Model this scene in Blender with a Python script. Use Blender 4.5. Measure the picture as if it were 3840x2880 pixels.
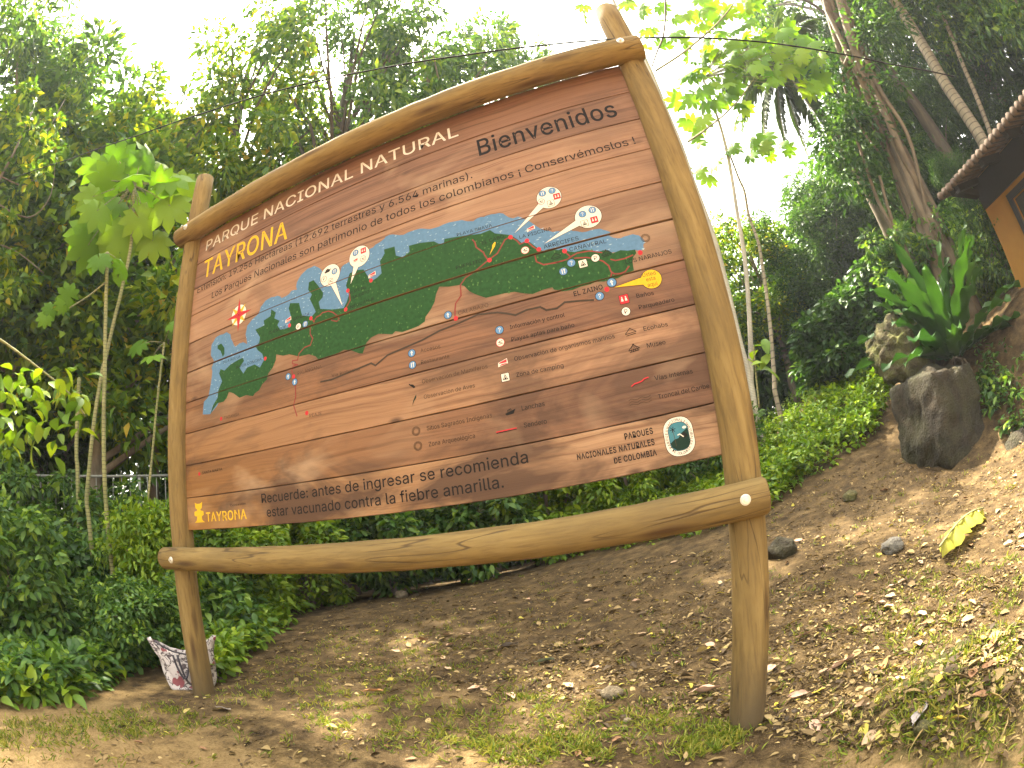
import bpy, math, random
import numpy as np
from mathutils import Matrix, Vector

for o in list(bpy.data.objects):
    bpy.data.objects.remove(o)
sc = bpy.context.scene
COL = sc.collection
R = math.radians

# ------------------------------------------------------------------ camera (a tilted fisheye action camera)
CAM_POS = np.array([2.7971, -1.95495, -0.1030])
F_PX, SHIFT_X = 1931.03, -175.161           # focal length and lens offset in pixels of the 3840 px wide photo
ROT = np.array([[0.918, 0.377, -0.126], [-0.218, 0.213, -0.952], [-0.332, 0.901, 0.278]])


def rot(w):
    w = np.array(w); th = np.linalg.norm(w); k = w / th
    K = np.array([[0, -k[2], k[1]], [k[2], 0, -k[0]], [-k[1], k[0], 0]])
    return np.eye(3) + math.sin(th) * K + (1 - math.cos(th)) * K @ K


ROT = rot((-0.2551720, 0.3687068, -0.1786942)) @ np.array([[1, 0, 0], [0, 0, -1], [0, 1, 0]], float)
cam = bpy.data.cameras.new("camera")
camo = bpy.data.objects.new("camera", cam)
COL.objects.link(camo)
sc.camera = camo
M = np.eye(4)
M[:3, 0], M[:3, 1], M[:3, 2], M[:3, 3] = ROT[0], -ROT[1], -ROT[2], CAM_POS
camo.matrix_world = Matrix(M.tolist())
cam.type = 'PANO'
CC = cam if hasattr(cam, "fisheye_lens") else cam.cycles
CC.panorama_type = 'FISHEYE_EQUISOLID'
cam.sensor_fit = 'HORIZONTAL'
cam.sensor_width, cam.sensor_height = 36, 27
CC.fisheye_lens = F_PX / 3840 * 36
CC.fisheye_fov = 3.1
cam.shift_x, cam.shift_y = -SHIFT_X / 3840, -1.45 / 3840
cam.clip_start, cam.clip_end = 0.02, 500

# ------------------------------------------------------------------ world, sun, exposure
SUN_TO = Vector((-0.24, 0.30, 0.92)).normalized()
world = bpy.data.worlds.new("World")
sc.world = world
world.use_nodes = True
nt = world.node_tree
nt.nodes.clear()
sky = nt.nodes.new("ShaderNodeTexSky")
sky.sky_type = 'NISHITA'
sky.sun_disc = False
sky.sun_elevation = math.asin(SUN_TO.z)
sky.sun_rotation = math.atan2(SUN_TO.x, SUN_TO.y) % (2 * math.pi)
sky.air_density, sky.dust_density, sky.ozone_density = 1.6, 6.0, 1.0
hs = nt.nodes.new("ShaderNodeHueSaturation")
hs.inputs["Saturation"].default_value = 0.22
bg = nt.nodes.new("ShaderNodeBackground")
bg.inputs["Strength"].default_value = 0.15
wo = nt.nodes.new("ShaderNodeOutputWorld")
nt.links.new(sky.outputs[0], hs.inputs["Color"])
wm = nt.nodes.new("ShaderNodeMix")
wm.data_type, wm.blend_type = 'RGBA', 'MULTIPLY'
wm.inputs[0].default_value = 1.0
wm.inputs[7].default_value = (1.0, 0.95, 0.83, 1)      # hazy, slightly golden overcast
nt.links.new(hs.outputs[0], wm.inputs[6])
nt.links.new(wm.outputs[2], bg.inputs["Color"])
nt.links.new(bg.outputs[0], wo.inputs["Surface"])
sun = bpy.data.lights.new("sun", 'SUN')
sun.energy, sun.angle, sun.color = 5.0, R(1.0), (1.0, 0.90, 0.70)
suno = bpy.data.objects.new("sun", sun)
COL.objects.link(suno)
suno.rotation_euler = SUN_TO.to_track_quat('Z', 'Y').to_euler()
sc.view_settings.view_transform = 'Standard'
sc.view_settings.look = 'None'
sc.view_settings.exposure = 2.85
sc.view_settings.gamma = 1.0
sc.cycles.max_bounces = 6
sc.cycles.transmission_bounces = 4
sc.cycles.diffuse_bounces = 4


# ------------------------------------------------------------------ sight lines used to lay the place out (x, y on the 2212 px wide view of the photo)
def ray(x, y):
    dx, dy = x * 1.736 - 1920 - SHIFT_X, y * 1.736 - 1440 + 1.45
    r = math.hypot(dx, dy)
    th = 2 * math.asin(r / (2 * F_PX))
    return np.array([math.sin(th) * dx / r, math.sin(th) * dy / r, math.cos(th)]) @ ROT


def at(x, y, d):
    v = ray(x, y)
    return CAM_POS + v * d / math.hypot(v[0], v[1])


def at_y(x, y, Y):
    v = ray(x, y)
    return CAM_POS + v * (Y - CAM_POS[1]) / v[1]


def polar(az, d, z=0.0):
    return np.array([CAM_POS[0] + d * math.sin(R(az)), CAM_POS[1] + d * math.cos(R(az)), z])


# ------------------------------------------------------------------ terrain
CP = np.array([(0, 0, -1.06), (3.05, 0, -1.095), (1.5, 0, -1.07), (2.8, -2, -1.12), (0, -2, -1.10), (-.1, .05, -1.075), (-1.6, .5, -1.06), (-3, -3, -1.1),
               (6, -2, -.95), (3, -6, -1.2), (-6, 3, -1.2), (-.2, 3.2, -.90), (1.5, 2, -.98), (3, 2.5, -.80), (4.5, 2, -.78), (4.6, .8, -.95),
               (5.75, 2.9, -.60), (4.2, 4.2, -.35), (4.6, 6, .25), (6.6, 4.4, .40), (7.3, 3.4, .30), (7.2, 2.3, -.35), (6.6, 1.4, -.62), (8.3, 3.2, .95), (10, 4.5, 1.3),
               (6, 0, -.80), (8.3, 0.4, .55), (11, 6, 1.8), (11, 0, 1.0), (0, 7, -.95), (3, 8, -.3), (5.5, 9, .9), (-8, 8, -1.4), (-8, -4, -1.2), (9, 10, 2.0), (0, 13, -1.0),
               (14, 0, 1.4), (14, 12, 3.0), (-14, 12, -1.6), (-14, -8, -1.4), (14, -10, .2), (0, -14, -1.3)], float)


_mv = ray(2120, 1420)
MOUND = tuple((CAM_POS + _mv * (-.93 - CAM_POS[2]) / _mv[2])[:2])


def tps_u(d2):
    return np.where(d2 > 1e-9, d2 * np.log(d2 + 1e-12), 0)


_n = len(CP)
_A = np.zeros((_n + 3, _n + 3))
_A[:_n, :_n] = tps_u(((CP[:, None, :2] - CP[None, :, :2]) ** 2).sum(2)) + np.eye(_n) * 0.02
_A[:_n, _n] = 1
_A[:_n, _n + 1:] = CP[:, :2]
_A[_n:, :_n] = _A[:_n, _n:].T
_W = np.linalg.solve(_A, np.concatenate([CP[:, 2], [0, 0, 0]]))


def height(x, y):
    x, y = np.atleast_1d(np.asarray(x, float)), np.atleast_1d(np.asarray(y, float))
    cx, cy = np.clip(x, -14, 14), np.clip(y, -12, 13)
    z = _W[_n] + _W[_n + 1] * cx + _W[_n + 2] * cy
    for i in range(_n):
        z = z + _W[i] * tps_u((cx - CP[i, 0]) ** 2 + (cy - CP[i, 1]) ** 2)
    out = np.hypot(x - cx, y - cy)
    mr = ((x - MOUND[0]) / .48) ** 2 + ((y - MOUND[1]) / .36) ** 2
    z = z + .20 * np.exp(-mr ** 1.4) * (1 + .18 * np.sin(9 * x) * np.sin(8 * y + 1))
    z = z + .006 * np.sin(7.3 * x + 2 * np.sin(3.1 * y)) * np.sin(6.1 * y + 1.7 * x) + .004 * np.sin(17 * x + 3 * y) * np.sin(15 * y - 4 * x)
    return z + out * 0.03


def h1(x, y):
    return float(height(x, y)[0])


def on_ground(x, y):
    v = ray(x, y)
    ts = np.linspace(0.8, 14, 700)
    P = CAM_POS + v * ts[:, None]
    below = P[:, 2] < height(P[:, 0], P[:, 1])
    i = int(np.argmax(below)) if below.any() else len(ts) - 1
    return P[i]


# ------------------------------------------------------------------ material helpers
def new_mat(name):
    m = bpy.data.materials.new(name)
    m.use_nodes = True
    n = m.node_tree
    n.nodes.clear()
    out = n.nodes.new("ShaderNodeOutputMaterial")
    bs = n.nodes.new("ShaderNodeBsdfPrincipled")
    n.links.new(bs.outputs[0], out.inputs[0])
    return m, n, bs, out


def node(n, t, ins=None, **kw):
    x = n.nodes.new(t)
    for k, v in kw.items():
        setattr(x, k, v)
    for k, v in (ins or {}).items():
        if hasattr(v, "is_linked") or isinstance(v, bpy.types.NodeSocket):
            n.links.new(v, x.inputs[k])
        else:
            x.inputs[k].default_value = v
    return x


def ramp(n, fac, stops, interp='LINEAR'):
    r = n.nodes.new("ShaderNodeValToRGB")
    r.color_ramp.interpolation = interp
    e = r.color_ramp.elements
    while len(e) < len(stops):
        e.new(0.5)
    for el, (p, c) in zip(e, stops):
        el.position = p
        el.color = (*c, 1)
    n.links.new(fac, r.inputs[0])
    return r.outputs[0]


def mix(n, fac, a, b, mode='MIX'):
    m = n.nodes.new("ShaderNodeMix")
    m.data_type = 'RGBA'
    m.blend_type = mode
    for sock, v in ((m.inputs[0], fac), (m.inputs[6], a), (m.inputs[7], b)):
        if isinstance(v, bpy.types.NodeSocket):
            n.links.new(v, sock)
        elif isinstance(v, (int, float)):
            sock.default_value = v
        else:
            sock.default_value = (*v, 1)
    return m.outputs[2]


def mapping(n, scale, coord="Object", loc=(0, 0, 0)):
    tc = n.nodes.new("ShaderNodeTexCoord")
    mp = node(n, "ShaderNodeMapping", {"Vector": tc.outputs[coord], "Scale": scale, "Location": loc})
    return mp.outputs[0]


def noise(n, vec, scale, detail=4, rough=.55, dist=0.0):
    return node(n, "ShaderNodeTexNoise", {"Vector": vec, "Scale": scale, "Detail": detail, "Roughness": rough, "Distortion": dist}).outputs[0]


def math_(n, op, a, b=0.0, clamp=False):
    m = n.nodes.new("ShaderNodeMath")
    m.operation = op
    m.use_clamp = clamp
    for i, v in enumerate((a, b)):
        if isinstance(v, bpy.types.NodeSocket):
            n.links.new(v, m.inputs[i])
        else:
            m.inputs[i].default_value = v
    return m.outputs[0]


def bump(n, bs, h, strength=.4, dist=.01):
    b = node(n, "ShaderNodeBump", {"Height": h, "Strength": strength, "Distance": dist})
    n.links.new(b.outputs[0], bs.inputs["Normal"])


def plain(name, col, rough=.6, var=.15, scale=40, metal=0.0):
    m, n, bs, _ = new_mat(name)
    v = mapping(n, (1, 1, 1))
    nz = noise(n, v, scale, 3)
    c = mix(n, nz, tuple(x * (1 - var) for x in col), tuple(min(1, x * (1 + var)) for x in col))
    n.links.new(c, bs.inputs["Base Color"])
    bs.inputs["Roughness"].default_value = rough
    bs.inputs["Metallic"].default_value = metal
    return m


def leaf_mat(name, stops, trans=.44, rough=.45, tint=1.25):
    m, n, bs, out = new_mat(name)
    g = n.nodes.new("ShaderNodeNewGeometry")
    c = ramp(n, g.outputs["Random Per Island"], stops)
    n.links.new(c, bs.inputs["Base Color"])
    bs.inputs["Roughness"].default_value = rough
    bs.inputs["Specular IOR Level"].default_value = .35
    tr = n.nodes.new("ShaderNodeBsdfTranslucent")
    t = mix(n, 1.0, c, (min(1, tint), min(1, tint), .35), 'MULTIPLY')
    n.links.new(t, tr.inputs[0])
    ms = node(n, "ShaderNodeMixShader", {0: trans, 1: bs.outputs[0], 2: tr.outputs[0]})
    n.links.new(ms.outputs[0], out.inputs[0])
    return m


def bark_mat(name, a, b, zs=3.0, rings=0.0, bumpd=.01):
    m, n, bs, _ = new_mat(name)
    v = mapping(n, (14, 14, zs))
    nz = noise(n, v, 1.0, 6, .6, .4)
    n2 = noise(n, mapping(n, (1, 1, 1)), 2.3, 4)
    c = mix(n, ramp(n, nz, [(.3, (0, 0, 0)), (.7, (1, 1, 1))]), a, b)
    c = mix(n, ramp(n, n2, [(.45, (0, 0, 0)), (.75, (.6, .6, .6))]), c, tuple(x * .5 for x in a))
    if rings:
        w = node(n, "ShaderNodeTexWave", {"Vector": mapping(n, (.05, .05, rings)), "Scale": 1.0, "Distortion": 1.2, "Detail": 1.0}, wave_type='BANDS', bands_direction='Z').outputs[1]
        c = mix(n, ramp(n, w, [(.86, (0, 0, 0)), (.96, (.75, .75, .75))]), c, tuple(x * .35 for x in a))
    n.links.new(c, bs.inputs["Base Color"])
    bs.inputs["Roughness"].default_value = .8
    bump(n, bs, nz, .6, bumpd)
    return m


G1 = [(0, (.036, .095, .022)), (.45, (.070, .155, .030)), (.8, (.13, .235, .035)), (1, (.25, .36, .04))]
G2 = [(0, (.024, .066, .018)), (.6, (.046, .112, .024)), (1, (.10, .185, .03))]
GY = [(0, (.055, .13, .016)), (.45, (.12, .235, .018)), (.82, (.27, .38, .018)), (.97, (.42, .43, .02)), (1, (.50, .33, .03))]
GB = [(0, (.08, .165, .012)), (.5, (.15, .26, .016)), (1, (.29, .38, .02))]
MAT = {
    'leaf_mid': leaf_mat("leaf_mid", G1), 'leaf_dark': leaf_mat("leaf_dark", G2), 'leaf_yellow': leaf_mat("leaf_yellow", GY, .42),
    'leaf_bright': leaf_mat("leaf_bright", GB, .42), 'cecropia': leaf_mat("cecropia_leaf", [(0, (.10, .235, .006)), (.6, (.16, .31, .008)), (1, (.25, .38, .012))], .55, .6),
    'fern': leaf_mat("broad_leaf", [(0, (.018, .060, .010)), (1, (.045, .115, .014))], .3, .45),
    'palm': leaf_mat("palm_leaf", [(0, (.05, .10, .03)), (1, (.10, .16, .05))], .4, .5),
    'thatch': leaf_mat("dead_frond", [(0, (.10, .07, .035)), (1, (.20, .15, .08))], .15, .8, 1.0),
    'litter': leaf_mat("litter", [(0, (.030, .018, .008)), (.35, (.095, .058, .024)), (.65, (.22, .15, .060)), (.92, (.36, .26, .115)), (1, (.42, .36, .05))], .1, .7, 1.0),
    'grass': leaf_mat("grass_blade", [(0, (.08, .13, .012)), (.5, (.19, .235, .018)), (1, (.36, .31, .07))], .35, .6),
    'bark': bark_mat("bark", (.13, .10, .07), (.24, .19, .13)), 'bark_dark': bark_mat("bark_dark", (.05, .04, .03), (.12, .09, .06)),
    'bark_pale': bark_mat("bark_pale", (.36, .32, .25), (.50, .45, .36), 5, 13), 'bark_smooth': bark_mat("bark_smooth", (.24, .20, .14), (.36, .30, .21), 2, 2.5),
    'bark_root': bark_mat("bark_root", (.075, .052, .030), (.17, .12, .065), 2.0, 0, .02), 'stem': bark_mat("green_stem", (.16, .17, .06), (.30, .27, .12), 4, 8),
}


def tree_vectors(n):
    return n


# ------------------------------------------------------------------ mesh helpers
def link(name, me, mats, parent=None, loc=None, smooth=False):
    o = bpy.data.objects.new(name, me)
    COL.objects.link(o)
    for m in (mats if isinstance(mats, (list, tuple)) else [mats]):
        me.materials.append(m)
    if parent:
        o.parent = parent
    if loc is not None:
        o.location = [float(a) for a in loc]
    if smooth:
        me.polygons.foreach_set("use_smooth", [True] * len(me.polygons))
    return o


def np_mesh(name, V, F, midx=None):
    """V (n,3); F a list of (k, m) index arrays or one of them."""
    me = bpy.data.meshes.new(name)
    Fs = F if isinstance(F, list) else [F]
    V = np.asarray(V, np.float32)
    me.vertices.add(len(V))
    me.vertices.foreach_set("co", V.ravel())
    tot = np.concatenate([np.full(len(f), f.shape[1], np.int32) for f in Fs])
    idx = np.concatenate([np.asarray(f, np.int32).ravel() for f in Fs])
    me.loops.add(len(idx))
    me.loops.foreach_set("vertex_index", idx)
    me.polygons.add(len(tot))
    st = np.concatenate([[0], np.cumsum(tot)[:-1]]).astype(np.int32)
    me.polygons.foreach_set("loop_start", st)
    me.polygons.foreach_set("loop_total", tot)
    if midx is not None:
        me.polygons.foreach_set("material_index", np.asarray(midx, np.int32))
    me.update(calc_edges=True)
    return me


class MB:
    """collects vertices and polygons (any size) with material slots"""
    def __init__(s):
        s.v, s.f, s.m = [], [], []

    def add(s, v, f, m=0):
        o = len(s.v)
        s.v += [tuple(map(float, a)) for a in v]
        s.f += [tuple(i + o for i in q) for q in f]
        s.m += [m] * len(f)

    def box(s, a, b, m=0):
        (x0, y0, z0), (x1, y1, z1) = a, b
        s.add([(x0, y0, z0), (x1, y0, z0), (x1, y1, z0), (x0, y1, z0), (x0, y0, z1), (x1, y0, z1), (x1, y1, z1), (x0, y1, z1)],
              [(0, 3, 2, 1), (4, 5, 6, 7), (0, 1, 5, 4), (1, 2, 6, 5), (2, 3, 7, 6), (3, 0, 4, 7)], m)

    def tube(s, pts, rad, seg=8, m=0, cap=True, jit=0.0, rng=None):
        pts = [np.array(p, float) for p in pts]
        rad = rad if isinstance(rad, (list, tuple, np.ndarray)) else [rad] * len(pts)
        v, f = [], []
        ref = None
        for i, p in enumerate(pts):
            t = pts[min(i + 1, len(pts) - 1)] - pts[max(i - 1, 0)]
            t = t / (np.linalg.norm(t) + 1e-9)
            if ref is None:
                ref = np.array([1, 0, 0]) if abs(t[0]) < .8 else np.array([0, 1, 0])
            a = np.cross(t, ref); a /= np.linalg.norm(a) + 1e-9
            b = np.cross(a, t)
            ref = np.cross(t, a) * -1 if False else b
            ref = b
            for k in range(seg):
                an = 2 * math.pi * k / seg
                rr = rad[i] * (1 + (rng.uniform(-jit, jit) if rng is not None and jit else 0))
                v.append(p + rr * (math.cos(an) * b + math.sin(an) * a))
        for i in range(len(pts) - 1):
            for k in range(seg):
                k2 = (k + 1) % seg
                f.append((i * seg + k, i * seg + k2, (i + 1) * seg + k2, (i + 1) * seg + k))
        if cap:
            f.append(tuple(range(seg))[::-1])
            f.append(tuple((len(pts) - 1) * seg + k for k in range(seg)))
        s.add(v, f, m)

    def build(s, name, mats, parent=None, smooth=False, loc=None):
        me = bpy.data.meshes.new(name)
        me.from_pydata(s.v, [], s.f)
        me.update()
        o = link(name, me, mats, parent, loc, smooth)
        me.polygons.foreach_set("material_index", s.m)
        return o


def tag(o, label=None, cat=None, group=None, kind=None):
    for k, v in (("label", label), ("category", cat), ("group", group), ("kind", kind)):
        if v:
            o[k] = v
    return o


def thing(name, label, cat, loc=(0, 0, 0), group=None, rz=0.0):
    o = bpy.data.objects.new(name, None)
    COL.objects.link(o)
    o.location = [float(a) for a in loc]
    o.rotation_euler = (0, 0, rz)
    o.empty_display_size = .2
    return tag(o, label, cat, group)


# ------------------------------------------------------------------ foliage builders (vectorised)
RH_V = np.array([(0, 0, 0), (.45, .5, .12), (1, 0, -.12), (.45, -.5, .12)], float)
RH_F = np.array([(0, 3, 2), (0, 2, 1)])
LF_V = np.array([(0, 0, 0), (.16, .30, .06), (.42, .5, .07), (.72, .34, -.02), (1, 0, -.20), (.72, -.34, -.02), (.42, -.5, .07), (.16, -.30, .06), (.2, 0, 0), (.45, 0, -.01), (.73, 0, -.08)], float)
LF_F4 = np.array([(8, 9, 2, 1), (9, 10, 3, 2), (8, 7, 6, 9), (9, 6, 5, 10)])
LF_F3 = np.array([(0, 8, 1), (10, 4, 3), (0, 7, 8), (10, 5, 4)])


def palmate_template(lobes=8, droop=.22, notch=.36):
    V, F = [(0, 0, 0)], []
    a0 = 158
    angs = np.linspace(-a0, a0, lobes)
    L = .66 + .34 * np.cos(np.radians(angs) * .5) ** 1.0
    da = angs[1] - angs[0]
    def pt(r, a, w):
        return (r * math.cos(R(a)), r * math.sin(R(a)), w)
    vall = []
    for i in range(lobes + 1):
        a = angs[0] - da * .42 + i * da if 0 < i < lobes else (angs[0] - da * .35 if i == 0 else angs[-1] + da * .35)
        if 0 < i < lobes:
            a = (angs[i - 1] + angs[i]) / 2
        vall.append(len(V)); V.append(pt(notch, a, .03))
    for i in range(lobes):
        a, l = angs[i], L[i]
        b = len(V)
        V += [pt(l * .72, a - da * .46, -droop * .35), pt(l, a, -droop), pt(l * .72, a + da * .46, -droop * .35), pt(l * .6, a, -droop * .10)]
        F += [(0, vall[i], b, b + 3), (0, b + 3, b + 2, vall[i + 1]), (b + 3, b, b + 1, b + 1), (b + 3, b + 1, b + 2, b + 2)]
    q = np.array([f for f in F if f[2] != f[3]])
    t = np.array([f[:3] for f in F if f[2] == f[3]])
    return np.array(V, float), q, t


PALM8 = palmate_template(9, .24, .50)


def norm(a):
    return a / (np.linalg.norm(a, axis=-1, keepdims=True) + 1e-9)


def leaves(P, D, N, L, Wd, kind='rh'):
    """P base points, D growth directions, N rough upward normals, L lengths, Wd widths -> (V, [faces])"""
    n = len(P)
    D = norm(D)
    Y = norm(np.cross(N, D))
    N = np.cross(D, Y)
    if kind == 'rh':
        T, fs = RH_V, [RH_F]
    elif kind == 'lf':
        T, fs = LF_V, [LF_F4, LF_F3]
    else:
        T, q, t = PALM8
        fs = [q, t]
    L = np.broadcast_to(np.asarray(L, float), (n,))
    Wd = np.broadcast_to(np.asarray(Wd, float), (n,))
    V = (P[:, None] + T[None, :, 0:1] * (L[:, None, None] * D[:, None]) + T[None, :, 1:2] * (Wd[:, None, None] * Y[:, None]) + T[None, :, 2:3] * (L[:, None, None] * N[:, None]))
    k = len(T)
    off = (np.arange(n) * k)[:, None, None]
    return V.reshape(-1, 3), [(f[None] + off).reshape(-1, f.shape[1]) for f in fs]


def leaf_mesh(name, parts):
    Vs, tri, quad = [], [], []
    o = 0
    for V, Fs in parts:
        Vs.append(V)
        for f in Fs:
            (tri if f.shape[1] == 3 else quad).append(f + o)
        o += len(V)
    F = ([np.concatenate(quad)] if quad else []) + ([np.concatenate(tri)] if tri else [])
    return np_mesh(name, np.concatenate(Vs), F)


def rdir(rng, n):
    return norm(rng.normal(size=(n, 3)))


def clump_leaves(rng, centers, radii, per, L, W, flat=.75, droop=.35, kind='rh', up=.7, spread=.35):
    """leaf clumps: each centre gets leaves spread through a flattened ball, pointing outward and drooping"""
    n = len(centers) * per
    ci = np.repeat(np.arange(len(centers)), per)
    d = rdir(rng, n)
    rr = rng.uniform(.15, 1, n) ** .55
    off = d * rr[:, None] * np.asarray(radii)[ci][:, None]
    off[:, 2] *= flat
    P = np.asarray(centers)[ci] + off
    D = d + rng.normal(size=(n, 3)) * spread * 1.4
    D[:, 2] = D[:, 2] * .7 - droop
    N = rng.normal(size=(n, 3)) * (1 - up) * 1.2 + np.array([0, 0, 1]) * up + d * .35
    s = rng.uniform(.65, 1.25, n)
    return leaves(P, D, N, L * s, W * s, kind)


def crown_tree(seed, H, cr, base, trunk_r, nclump, per, L, W, lean=(0, 0), leafkey='leaf_mid', flat=1.0, clump_r=.55, kind='rh', bark='bark', droop=.12, limbs=14, sparse=0.0):
    """-> trunk mesh and crown mesh of a broadleaf tree with its foot at the origin"""
    rng = np.random.default_rng(seed)
    top = np.array([lean[0], lean[1], H * .93])
    cz = (base + H) / 2
    hh = (H - base) / 2
    # clump centres: through the crown, thicker toward the outside
    d = rdir(rng, nclump)
    r = rng.uniform(.25, 1.0, nclump) ** .5
    lump = 1 + .28 * np.sin(d[:, 0] * 3.1 + seed) + .22 * np.sin(d[:, 1] * 4.3 + seed * 2)
    C = np.stack([d[:, 0] * cr * r * lump, d[:, 1] * cr * r * lump, cz + d[:, 2] * hh * r * flat], 1)
    C[:, 2] = np.minimum(C[:, 2], H * .95 - rng.uniform(0, .12, nclump) * H)
    f = np.clip(C[:, 2] / H, 0, 1)
    C[:, 0] += lean[0] * f
    C[:, 1] += lean[1] * f
    mb = MB()
    npt = 9
    tp = [np.array([lean[0] * t * t, lean[1] * t * t, H * .9 * t - .2]) + np.append(rng.normal(size=2) * .05 * H / 10 * (0 < i), 0) for i, t in enumerate(np.linspace(0, 1, npt))]
    mb.tube(tp, [trunk_r * (1.25 if i == 0 else 1) * (1 - .8 * i / (npt - 1)) + .012 for i in range(npt)], 9)
    for i in range(min(limbs, nclump)):
        c = C[i]
        t = np.clip((c[2] - .8) / (H * .9), .25, .9) * rng.uniform(.65, .9)
        k = t * (npt - 1)
        a = tp[int(k)] + (tp[min(int(k) + 1, npt - 1)] - tp[int(k)]) * (k - int(k))
        m1 = a * .5 + c * .5 + rng.normal(size=3) * .12 + np.array([0, 0, .15])
        r0 = trunk_r * (1 - .8 * t) * .55 + .01
        mb.tube([a, a * .75 + m1 * .25, m1, c * .7 + m1 * .3 + rng.normal(size=3) * .05, c], [r0, r0 * .8, r0 * .55, r0 * .4, .008], 6, cap=False)
    parts = [clump_leaves(rng, C, rng.uniform(.6, 1.3, nclump) * clump_r, per, L, W, .8, droop, kind)]
    tm = bpy.data.meshes.new("trunk")
    tm.from_pydata(mb.v, [], mb.f)
    tm.polygons.foreach_set("use_smooth", [True] * len(mb.f))
    tm.materials.append(MAT[bark])
    cm = leaf_mesh("crown", parts)
    cm.materials.append(MAT[leafkey])
    return tm, cm


def place_tree(meshes, name, label, cat, loc, rz=0.0, scale=1.0, group=None, crown="crown"):
    t = thing(name, label, cat, loc, group, rz)
    t.scale = (scale, scale, scale)
    for nm, me in zip(("trunk", crown), meshes):
        o = bpy.data.objects.new(nm, me)
        COL.objects.link(o)
        o.parent = t
    return t
# ------------------------------------------------------------------ the signboard
def wood_plank_mat():
    m, n, bs, _ = new_mat("plank_wood")
    g = n.nodes.new("ShaderNodeNewGeometry")
    tc = n.nodes.new("ShaderNodeTexCoord")
    rnd = g.outputs["Random Per Island"]
    off = node(n, "ShaderNodeCombineXYZ", {0: math_(n, 'MULTIPLY', rnd, 37.0), 1: 0.0, 2: math_(n, 'MULTIPLY', rnd, 11.0)})
    vec = node(n, "ShaderNodeVectorMath", {0: tc.outputs["Object"], 1: off.outputs[0]}, operation='ADD').outputs[0]
    def mp(s):
        return node(n, "ShaderNodeMapping", {"Vector": vec, "Scale": s}).outputs[0]
    warp = noise(n, mp((.9, 1, 3)), 1.0, 3)
    wv = node(n, "ShaderNodeVectorMath", {0: mp((1, 1, 1)), 1: node(n, "ShaderNodeCombineXYZ", {0: 0.0, 1: 0.0, 2: math_(n, 'MULTIPLY', warp, .10)}).outputs[0]}, operation='ADD').outputs[0]
    grain = noise(n, node(n, "ShaderNodeMapping", {"Vector": wv, "Scale": (.75, 1, 46)}).outputs[0], 1.0, 8, .66, .22)
    fine = noise(n, node(n, "ShaderNodeMapping", {"Vector": wv, "Scale": (3.5, 1, 300)}).outputs[0], 1.0, 3, .6)
    base = ramp(n, rnd, [(0, (.215, .108, .060)), (.25, (.325, .185, .105)), (.5, (.175, .085, .050)), (.75, (.345, .210, .120)), (1, (.250, .120, .078))])
    c = mix(n, ramp(n, grain, [(.30, (.62, .50, .44)), (.5, (1, 1, 1)), (.72, (1.2, 1.16, 1.1))]), (0, 0, 0), base, 'MIX') if False else mix(n, 1.0, base, ramp(n, grain, [(.32, (.36, .29, .26)), (.48, (.84, .80, .78)), (.70, (1.0, 1.0, 1.0))]), 'MULTIPLY')
    c = mix(n, 1.0, c, ramp(n, fine, [(.25, (.80, .76, .74)), (.6, (1, 1, 1))]), 'MULTIPLY')
    # weathering: brown damp blotches, an orange varnished lower left, pale rubbed patches
    ob = tc.outputs["Object"]
    sx = node(n, "ShaderNodeSeparateXYZ", {0: ob})
    blot = noise(n, node(n, "ShaderNodeMapping", {"Vector": ob, "Scale": (1.5, 1, 3.4)}).outputs[0], 1.0, 5, .6, .6)
    low = math_(n, 'SUBTRACT', 1.05, math_(n, 'MULTIPLY', sx.outputs[2], .95), True)
    lef = math_(n, 'SUBTRACT', 1.15, math_(n, 'MULTIPLY', sx.outputs[0], .42), True)
    lo = math_(n, 'MULTIPLY', low, lef, True)
    c = mix(n, math_(n, 'MULTIPLY', lo, .95), c, mix(n, grain, (.115, .045, .012), (.27, .13, .030)))
    bm = math_(n, 'MULTIPLY', ramp(n, blot, [(.46, (0, 0, 0)), (.60, (1, 1, 1))]), math_(n, 'ADD', math_(n, 'MULTIPLY', low, .62), .30))
    c = mix(n, bm, c, (.060, .030, .017))
    pale = noise(n, node(n, "ShaderNodeMapping", {"Vector": ob, "Scale": (1.1, 1, 2.6), "Location": (5, 0, 3)}).outputs[0], 1.0, 4, .55, .8)
    c = mix(n, ramp(n, pale, [(.55, (0, 0, 0)), (.75, (.55, .55, .55))]), c, (.42, .28, .17))
    vor = node(n, "ShaderNodeTexVoronoi", {"Vector": node(n, "ShaderNodeMapping", {"Vector": vec, "Scale": (2.2, 1, 5.0)}).outputs[0], "Scale": 1.0})
    c = mix(n, ramp(n, vor.outputs[0], [(.03, (.9, .9, .9)), (.10, (0, 0, 0))]), c, (.07, .035, .02))
    n.links.new(c, bs.inputs["Base Color"])
    bs.inputs["Roughness"].default_value = .62
    bs.inputs["Specular IOR Level"].default_value = .25
    bump(n, bs, math_(n, 'ADD', grain, math_(n, 'MULTIPLY', fine, .4)), .35, .004)
    return m


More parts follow.
